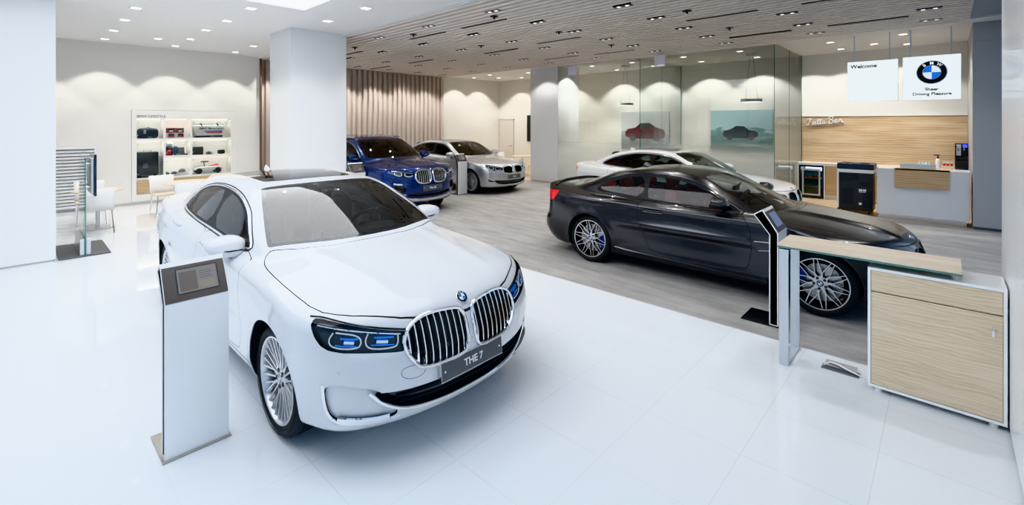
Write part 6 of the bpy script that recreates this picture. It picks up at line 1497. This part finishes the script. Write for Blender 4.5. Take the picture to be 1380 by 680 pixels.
t = thing('acrylic_stand', 'clear block carrying a cap on the lower shelf', 'stand', (X, 3.035, .681)); MB().box(-.07, .07, -.085, .085, 0, .05).obj('block', mat('acrylic', (.62, .63, .64), .15, 0, .5), t, smooth=False)
cap_((X-.05, 3.03, .732), 'dark grey cap raised on a clear block on the lower shelf', mat('cap_slate', (.05, .06, .10), .7), -.4, .08)
# motorsport bag
t = thing('sports_bag', 'white sports bag with blue and red stripes on the top right shelf', 'bag', (X, 3.62, 1.621))
MB().prism([(-.30, .0), (.30, .0), (.36, .34), (-.40, .34)], 'x', -.09, .09).obj('bag', P_PLAS, t, bevel=.03, seg=3)
MB().prism([(-.305, .0), (.305, .0), (.31, .05), (-.31, .05)], 'x', -.094, .094).obj('black_base', P_BLACK, t, smooth=False)
MB().tube([(.0, -.40, .335), (0, 0, .345), (0, .37, .335)], .018, 8).obj('zip_band', P_BLACK, t)
for y in (-.18, .20): MB().tube([(.07, y, .26), (.09, y, .35), (.0, y, .375), (-.09, y, .35)], .014, 6).obj('strap', P_BLACK, t)
MB().prism([(-.10, .155), (.30, .155), (.305, .185), (-.14, .175)], 'x', .0905, .094).obj('blue_stripe', mat('stripe_blue', (.02, .16, .55), .5), t, smooth=False)
MB().prism([(-.06, .115), (.30, .115), (.30, .150), (-.10, .145)], 'x', .0905, .094).obj('red_stripe', P_REDC, t, smooth=False)
MB().text('BMW Motorsport', .078, T(.0935, -.235, .215) @ R(PI/2, 'Z') @ R(PI/2, 'X'), .001, 0, 'LEFT', .001).obj('lettering', P_TEXT, t, smooth=False)
o = MB().box(X-.05, X+.05, 3.23, 3.49, 1.161, 1.375).obj('laptop_case', P_BLACK, bevel=.012, smooth=True); tag(o, 'black laptop case on the right-hand middle shelf', 'case')
cap_((X-.05, 3.64, 1.161), 'black cap on the right-hand middle shelf', P_BLACK, .1, .08)
o = MB().sell((X, 3.92, 1.217), (.06, .085, .055), .4, .5, 18, 10).obj('wash_bag', P_BLACK); tag(o, 'black wash bag at the right end of the middle shelf', 'bag')
# ride-on toy car
t = thing('ride_on_car', 'white ride-on toy car with a red seat on the bottom right shelf', 'toy', (X, 3.60, .651))
MB().prism([(-.33, .10), (-.30, .15), (-.12, .18), (.0, .185), (.2, .20), (.30, .18), (.33, .12), (.30, .08), (-.25, .075)], 'x', -.10, .10).obj('body', P_PLAS, t, bevel=.025, seg=3)
MB().prism([(.0, .185), (.05, .20), (.22, .245), (.27, .20)], 'x', -.07, .07).obj('seat', P_REDC, t, bevel=.012)
MB().tube([(0, -.07, .17), (0, -.09, .30)], .012, 8).obj('steering_column', P_BLACK, t)
MB().sell((0, -.07, .315), (.06, .10, .02), .8, .8, 18, 8).obj('steering_wheel', P_BLACK, t)
for y in (-.22, .22):
    for s in (-1, 1): MB().lathe([(0, -.02), (.04, -.02), (.07, -.022), (.075, -.01), (.075, .01), (.07, .022), (.04, .02), (0, .02)], 22, 0, T(s*.095, y, .076), axis='x', cap=False).obj('wheel', P_BLACK, t)
# louvred panel
t = thing('louvred_panel', 'white louvred panel standing against the cream wall on the left', 'panel', (-14.485, .30, 0))
l = MB()
for k in range(17): 
    z = .16+k*.074; l.prism([(0.0, z), (.05, z-.012), (.054, z+.014), (.004, z+.045)], 'y', .04, .98)
l.obj('slats', P_WHITE, t, smooth=False)
MB().box(0, .06, .98, 1.03, .0, 1.47).box(0, .06, 0, .04, 0, 1.47).box(0, .06, 0.04, .98, 1.41, 1.47).box(0, .06, .04, .98, .08, .13).obj('frame', P_WHITE, t, smooth=False)
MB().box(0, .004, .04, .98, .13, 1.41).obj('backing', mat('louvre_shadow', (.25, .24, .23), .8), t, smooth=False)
# tables and chairs
def chair(label, loc, rz, group='white shell chairs by the lounge tables'):
    """faces local +x; white shell back, wooden seat, four chrome legs"""
    t = thing('shell_chair', label, 'chair', loc, rz, group)
    v = []; f = []; n = 9
    for i in range(n):
        y = -.225+.45*i/(n-1); c = .05*(1-(2*y/.45)**2)
        for x, z in ((-.20-c, .43), (-.235-c, .62), (-.265-c, .83)): v.append((x, y*(1.0 if z < .8 else 1.04), z))
    for i in range(n-1):
        for k in range(2): f.append((3*i+k, 3*i+3+k, 3*i+4+k, 3*i+1+k))
    b = MB(); b.add(v, f); o = b.obj('backrest', P_WHITE, t); m = o.modifiers.new('thickness', 'SOLIDIFY'); m.thickness = .012
    MB().box(-.24, .22, -.225, .225, .425, .447).obj('seat', P_OAKTOP, t, bevel=.008)
    for x in (-.21, .20):
        for y in (-.21, .21): MB().tube([(x*.9, y*.9, .425), (x*1.08, y*1.05, .0)], .011, 8).obj('leg', P_CHROME, t)
    return t
def round_table(label, loc, r):
    t = thing('round_table', label, 'table', loc)
    MB().lathe([(0, .705), (r-.02, .705), (r, .715), (r, .728), (r-.004, .732), (0, .732)], 40, cap=False).obj('table_top', P_OAKTOP, t)
    MB().cyl((0, 0, .02), (0, 0, .705), .035, 16).obj('column', P_ALU, t)
    MB().lathe([(0, 0), (.26, 0), (.26, .012), (.05, .022), (0, .022)], 36, cap=False).obj('base_disc', P_ALU, t)
    return t
round_table('round wood-topped table behind the glass stand at the far left', (-11.86, 1.10, 0), .38)
chair('white shell chair with its back to us beside the glass stand', (-11.36, 1.04, 0), PI)
chair('white shell chair beyond the table at the far left, mostly hidden', (-12.45, 1.05, 0), 0)
round_table('round wood-topped table behind the tail of the white limousine', (-12.02, 2.62, 0), .50)
chair('white shell chair between the display cabinet and the round table', (-12.66, 2.30, 0), .1)
chair('white shell chair turned away, just behind the tail of the white limousine', (-11.30, 2.42, 0), PI-.15)
round_table('small round wooden table by the far rear door', (-12.15, 13.6, 0), .40)
chair('white shell chair beside the table by the far rear door', (-12.95, 13.55, 0), .2, 'white shell chairs in the far corner')
chair('white shell chair half hidden behind the far white pillar', (-11.42, 13.55, 0), PI+.1, 'white shell chairs in the far corner')
# glass stand with a monitor
t = thing('monitor_stand', 'free-standing glass stand with a flat monitor on a grey base plate', 'display stand', (-9.95, .74, 0))
MB().box(-.56, .52, -.29, .29, 0, .022).obj('base_plate', P_GREYP, t, smooth=False, bevel=.003)
gp = MB().box(-.44, .49, -.006, .006, .022, 1.48).obj('glass_sheet', P_SHEET, t, smooth=False)
MB().box(.490, .4925, -.0062, .0062, .022, 1.48).box(-.44, .49, -.0062, .0062, 1.48, 1.482).obj('glass_edge', mat('sheet_edge_teal', (.03, .22, .20), .15, emit=(.01, .12, .10), estr=.3), gp, smooth=False)
for y in (-.035, .035): MB().box(-.42, .48, y-.026, y+.026, .022, .26).obj('clamp_profile', P_ALU, t, smooth=False, bevel=.004)
m = MB().box(-.26, .40, .105, .135, .88, 1.52).obj('monitor', mat('monitor_navy', (.012, .02, .045), .2, 0, .5), t, smooth=False, bevel=.004)
MB().box(-.22, .36, .07, .105, .92, 1.46).obj('monitor_back', P_ALU, m, smooth=False, bevel=.004)
for z in (1.02, 1.38):
    for x in (.30, -.15): MB().cyl((x, -.02, z), (x, .07, z), .014, 10).obj('bracket', P_ALU, t)
# ------------------------------------------------------------------ the cars in their places
make_car('white_limousine', 'white limousine with a tall twin chrome grille, beside the nearest tablet kiosk', (-3.15, 2.05, 0), seven())
make_car('black_coupe', 'matt black two-door coupe with star-spoked wheels on the grey carpet', (-.958, 6.592, .002), coupe())
make_car('white_saloon', 'white four-door saloon half hidden behind the matt black coupe', (-2.78, 9.85, -.05), compact())
make_car('silver_saloon', 'silver four-door saloon parked beyond the blue off-roader', (-9.9, 9.77, .03), saloon())
make_car('blue_offroader', 'metallic blue off-roader with a silver grille beside the white pillar', (-9.2, 6.30, .045), offroader())
